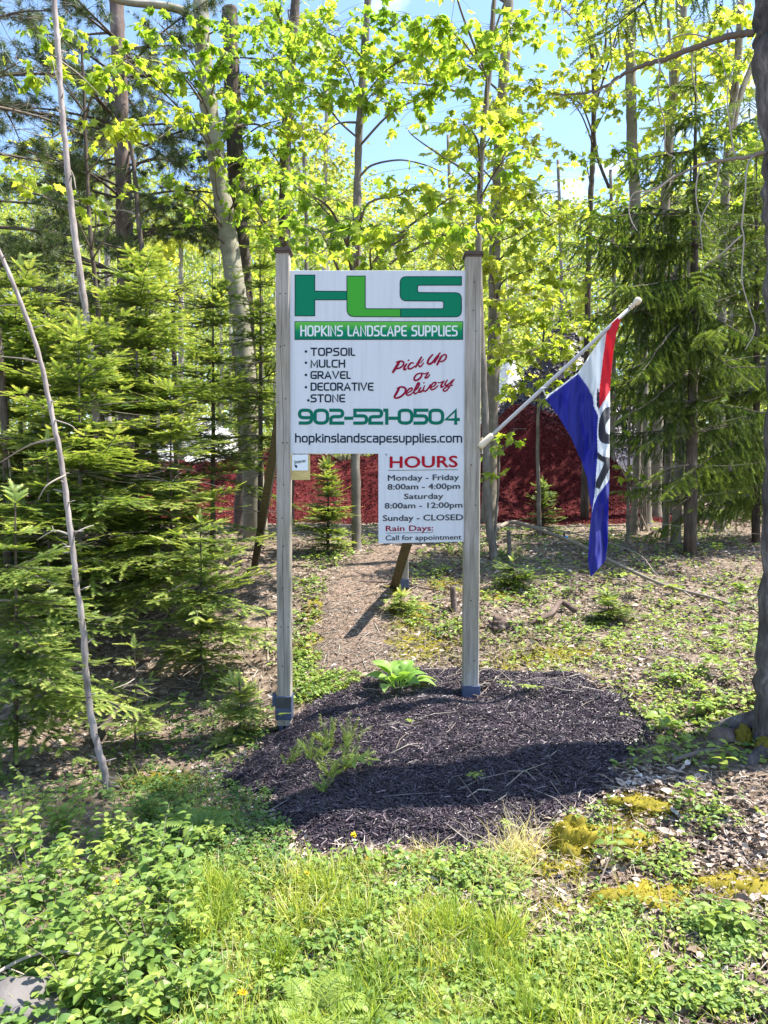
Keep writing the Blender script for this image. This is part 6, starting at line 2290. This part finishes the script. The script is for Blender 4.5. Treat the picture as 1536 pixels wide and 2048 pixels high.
fern('bright fern with long fronds at the bottom edge left of centre', 625, 2065, .19, 8, .75)
fern('yellow green fern beside the leafy shrubs', 400, 1680, .20, 7, .6)
fern('small fern frond tuft in the lower left grass', 190, 1935, .18, 6, .8)
fern('fern at the bottom edge right of the bright one', 745, 2095, .14, 7, .7)

# dandelions
M_YEL = plain('petal_yellow', (.85, .60, .01), .6)
for a, c, lab in ((708, 1702, 'yellow dandelion at the front rim of the mulch bed'), (614, 1782, 'yellow dandelion in the grass below the mulch bed'), (485, 2030, 'yellow dandelion at the bottom edge'), (232, 1800, 'yellow dandelion among the leafy shrubs')):
    b_ = G(a, c)
    o0 = np.array(b_) + np.array([0, 0, .07])
    m1 = MB()
    m1.tube([np.array(b_), np.array(b_) + np.array([.004, 0, .04]), o0], .0016, 5, .4, 1)
    n = 46
    an = rng.uniform(0, 2 * PI, n)
    el = rng.uniform(.1, 1.2, n)
    d_ = np.stack([np.cos(an) * np.cos(el), np.sin(an) * np.cos(el), np.sin(el)], -1)
    m1.scatter(LANCE, np.repeat(o0[None], n, 0), frames(d_, rnd_dirs(n, 1.5)), rng.uniform(.012, .019, n), np.full(n, .5), 0)
    tag(m1.build('dandelion', [M_YEL, M_SHRUB], local=tuple(b_)), lab, 'flower', 'dandelions')


# moss cushions
def moss(label, px, py, rx, ry, rz, tb=.5, sink=.3):
    b_ = G(px, py)
    c = np.array([b_.x, b_.y + ry * .6, float(gz(b_.x, b_.y + ry * .6)) - rz * sink])
    m1 = MB()
    V, f = lump(c, (rx, ry, rz * (1.35 if rz > .08 else .85)), .5, 2.0)
    V[:, 2] += rz * .16 * np.array([noise.fractal(Vector(v) * 26, 1.0, 2.0, 3) for v in V])
    V[:, 0] += .25 * rx * np.sin(V[:, 1] * 23 + px)
    m1.add(V, f, np.clip(.32 + .3 * np.array([noise.noise(Vector(v) * 40) for v in V]), 0, 1), 0, True)
    n = int(95000 * rx * (ry + rz) * 1.3)
    n = int(min(n, 9000))
    k = rng.integers(0, len(V), n)
    nr = unit((V[k] - c) / np.array([rx, ry, rz]) ** 2)
    ok = nr[:, 2] > -.1
    pts = V[k][ok] + rng.normal(0, .012, (ok.sum(), 3)) * np.array([1, 1, .3])
    nr = nr[ok]
    m1.scatter(DIAMOND, pts - nr * .004, frames(nr + rng.normal(0, .75, nr.shape), rnd_dirs(len(nr))), rng.uniform(.006, .014, len(nr)), np.clip(rng.normal(tb, .13, len(nr)), .15, 1))
    a_ = rng.uniform(0, 2 * PI, 1400)
    r_ = rng.uniform(.7, 1.0, 1400) + rng.exponential(.16, 1400)
    ex, ey = c[0] + np.cos(a_) * rx * r_, c[1] + np.sin(a_) * ry * r_ * 1.2
    m1.scatter(DIAMOND, np.stack([ex, ey, gz(ex, ey) + .004], -1), frames(rnd_dirs(1400, .8), rnd_dirs(1400)), rng.uniform(.006, .014, 1400), np.clip(rng.normal(tb - .1, .15, 1400), 0, 1))
    k = rng.integers(0, len(V), 60)
    k = k[V[k][:, 2] > c[2] + rz * .1]
    m1.scatter(CURLED, V[k] + np.array([0, 0, .004]), frames(rnd_dirs(len(k)) * np.array([1, 1, .2]), np.array([0, 0, 1.]) + rng.normal(0, .3, (len(k), 3))), rng.uniform(.012, .035, len(k)), np.clip(rng.normal(.6, .2, len(k)), 0, 1), 1)
    tag(m1.build('moss_cushion', [M_MOSS, M_DEAD], local=tuple(c)), label, 'moss', 'moss cushions on the right')


moss('domed golden moss cushion at the front right of the mulch', 1143, 1712, .10, .08, .10, .62, .05)
moss('flat moss pad just below the domed cushion', 1120, 1748, .10, .05, .035, .55)
moss('brownish moss bank behind the domed cushion', 1255, 1700, .20, .12, .06, .4)
moss('moss clump in the shade of the seedling right of the mulch', 1300, 1625, .17, .09, .06, .55)
moss('wide yellow green moss mound in the right foreground', 1320, 1830, .20, .13, .08, .7)
moss('moss mound cut by the right edge', 1500, 1800, .17, .13, .08, .5)
moss('small moss patch in front of the wide mound', 1130, 1840, .09, .06, .035, .7)
moss('low moss pillow among the grass below the mulch', 740, 1740, .07, .05, .05, .6)
moss('pale moss pad at lower right beside dead leaves', 1420, 1925, .12, .07, .04, .75)

# ------------------------------------------------------------------ rocks, logs, fallen branches
M_ROCK = tint_mat('rock_pale', [(0, (.09, .082, .08)), (1, (.27, .25, .245))], .85, .25, (60, .5, .01))


M_WOODROT = bark_mat('rotten_wood', (.05, .035, .03), (.14, .10, .085), (.30, .23, .20), 14, (1, 1, 1), .7, .01)


def rock(label, px, py, d, rad, tint=.6, mat=None):
    b_ = P(px, py, d)
    z = float(gz(b_.x, d))
    c = (b_.x, d, z + rad[2] * .15)
    m1 = MB()
    V, f = lump(c, rad, .35, 1.3)
    m1.add(V, f, np.clip(tint + .3 * np.array([noise.noise(Vector(v) * 14) for v in V]), 0, 1), 0, True)
    tag(m1.build('rock', mat or M_ROCK, local=c), label, 'rock')


rock('pale flat rock in the bottom left corner', 0, 2045, 2.38, (.21, .15, .065), .25)
rock('dark stone at the foot of the big trunk', 1445, 1510, 4.25, (.085, .08, .06), .15, M_WOODROT)


def ground_branch(name, label, pts, r0, r1, side=(), tint=.55, cat='fallen branch', mat=None, lift=None):
    m1 = MB()
    q_ = []
    for i, p in enumerate(pts):
        g_ = G(p[0], p[1])
        q_.append((g_.x, g_.y, float(gzb(g_.x, g_.y)) + (p[2] if len(p) > 2 else r0)))
    c = np.array(catmull(q_, 7))
    m1.tube(c, np.linspace(r0, r1, len(c)), 8, tint)
    for s_ in side:
        qq_ = []
        for p in s_:
            g_ = G(p[0], p[1])
            qq_.append((g_.x, g_.y, float(gzb(g_.x, g_.y)) + (p[2] if len(p) > 2 else r0)))
        cc = np.array(catmull(qq_, 5))
        m1.tube(cc, np.linspace(r1 * 1.2, r1 * .4, len(cc)), 5, tint + .1)
    o0 = q_[0]
    tag(m1.build(name, mat or M_TWIG, local=o0), label, cat)


ground_branch('fallen_branch', 'long bare fallen branch slanting down across the litter behind the flag', [(982, 1082, .10), (1018, 1068, .16), (1060, 1078, .17), (1160, 1115, .14), (1240, 1150, .10), (1330, 1185, .07), (1420, 1205, .05), (1490, 1225, .03)], .034, .008,
              [[(1070, 1080, .18), (1160, 1098, .17), (1270, 1130, .14), (1310, 1165, .10), (1345, 1180, .03)], [(1200, 1120, .12), (1185, 1160, .04)], [(1360, 1190, .06), (1400, 1210, .01), (1420, 1240, .01)]], .62)
ground_branch('fallen_twig', 'forked pale twig lying over the rock at bottom left', [(-20, 1990, .06), (60, 1965, .09), (130, 1955, .09), (190, 1962, .08), (260, 1955, .06), (310, 1952, .04)], .006, .0022, [[(10, 1975, .07), (60, 1985, .05), (85, 2000, .03)], [(130, 1940, .10), (170, 1962, .08), (195, 1980, .04)]], .85, 'fallen branch')
ground_branch('fallen_log', 'dark short log leaning in the shade beside the dead stem', [(190, 1500, .05), (220, 1460, .10), (252, 1420, .16)], .040, .032, [], .15, 'log', M_BARK_DARK)
ground_branch('tree_root', 'knobbly surface root right of the right post', [(1010, 1262, .01), (1060, 1252, .03), (1100, 1240, .05), (1122, 1222, .08), (1150, 1232, .05)], .018, .028, [], .4, 'root', M_WOODROT)
ground_branch('tree_root', 'thin root running across the path end toward the brace', [(720, 1165, .01), (760, 1168, .02), (800, 1172, .02), (850, 1178, .01), (890, 1185, .0)], .014, .008, [], .4, 'root', M_WOODROT)
ground_branch('fallen_stick', 'pale stick lying at the foot of the left brace', [(445, 1125, .05), (480, 1118, .05), (515, 1118, .04), (530, 1122, .03)], .012, .009, [], .9, 'stick')
ground_branch('fallen_stick', 'long thin stick in the shaded gap under the firs', [(210, 1125, .10), (250, 1180, .06), (300, 1230, .04), (350, 1265, .03)], .008, .004, [[(240, 1160, .08), (300, 1150, .1), (350, 1120, .14)], [(290, 1220, .04), (240, 1245, .03)]], .45, 'stick')
ground_branch('fallen_stick', 'stick lying right of the big trunk foot', [(1345, 1530, .02), (1390, 1518, .03), (1440, 1512, .03), (1475, 1520, .02)], .014, .010, [], .45, 'stick')
ground_branch('fallen_stick', 'dark twig bent over the moss beside the domed cushion', [(1190, 1830, .01), (1200, 1790, .05), (1222, 1745, .10), (1225, 1700, .14)], .005, .002, [], .35, 'stick')
# stump chunk
b_ = G(998, 1258)
m1 = MB()
V, f = lump((b_.x, b_.y, b_.z + .03), (.09, .07, .07), .5, 2.3)
m1.add(V, f, .4, 0, True)
tag(m1.build('rotten_stump', M_WOODROT, local=tuple(b_)), 'dark rotten stump lump at the left end of the root', 'stump')
# dry stems by the clump
m1 = MB()
b_ = G(1290, 1062)
for tx, ty, dz in ((1252, 840, -.1), (1262, 900, .0), (1240, 930, -.2), (1278, 860, .1), (1232, 880, .1), (1300, 930, .0)):
    e = np.array(P(tx, ty, b_.y + dz))
    s = np.array([b_.x + rng.normal(0, .05), b_.y + rng.normal(0, .05), b_.z])
    md = (s + e) / 2 + np.array([.05, 0, .03]) + rng.normal(0, .04, 3)
    m1.tube(catmull([s, md, e], 6), np.linspace(.012, .004, 13), 5, rng.uniform(.3, .7))
tag(m1.build('dry_stems', M_TWIG, local=tuple(b_)), 'cluster of bare arching stems at the foot of the pale trunks', 'shrub')
# blue plastic bit
b_ = G(1128, 1080)
m1 = MB()
m1.tube([(b_.x - .045, b_.y, b_.z + .03), (b_.x + .045, b_.y, b_.z + .035)], .022, 10, .5, 0)
m1.tube([(b_.x, b_.y, b_.z + .03), (b_.x, b_.y - .005, b_.z + .075), (b_.x, b_.y, b_.z + .085)], [.018, .014, .010], 10, .5, 1)
tag(m1.build('plastic_litter', [plain('plastic_blue', (.02, .22, .55), .4), plain('plastic_dark', (.02, .03, .05), .5)], local=tuple(b_)), 'bright blue scrap of plastic on the litter beyond the fallen branch', 'litter')
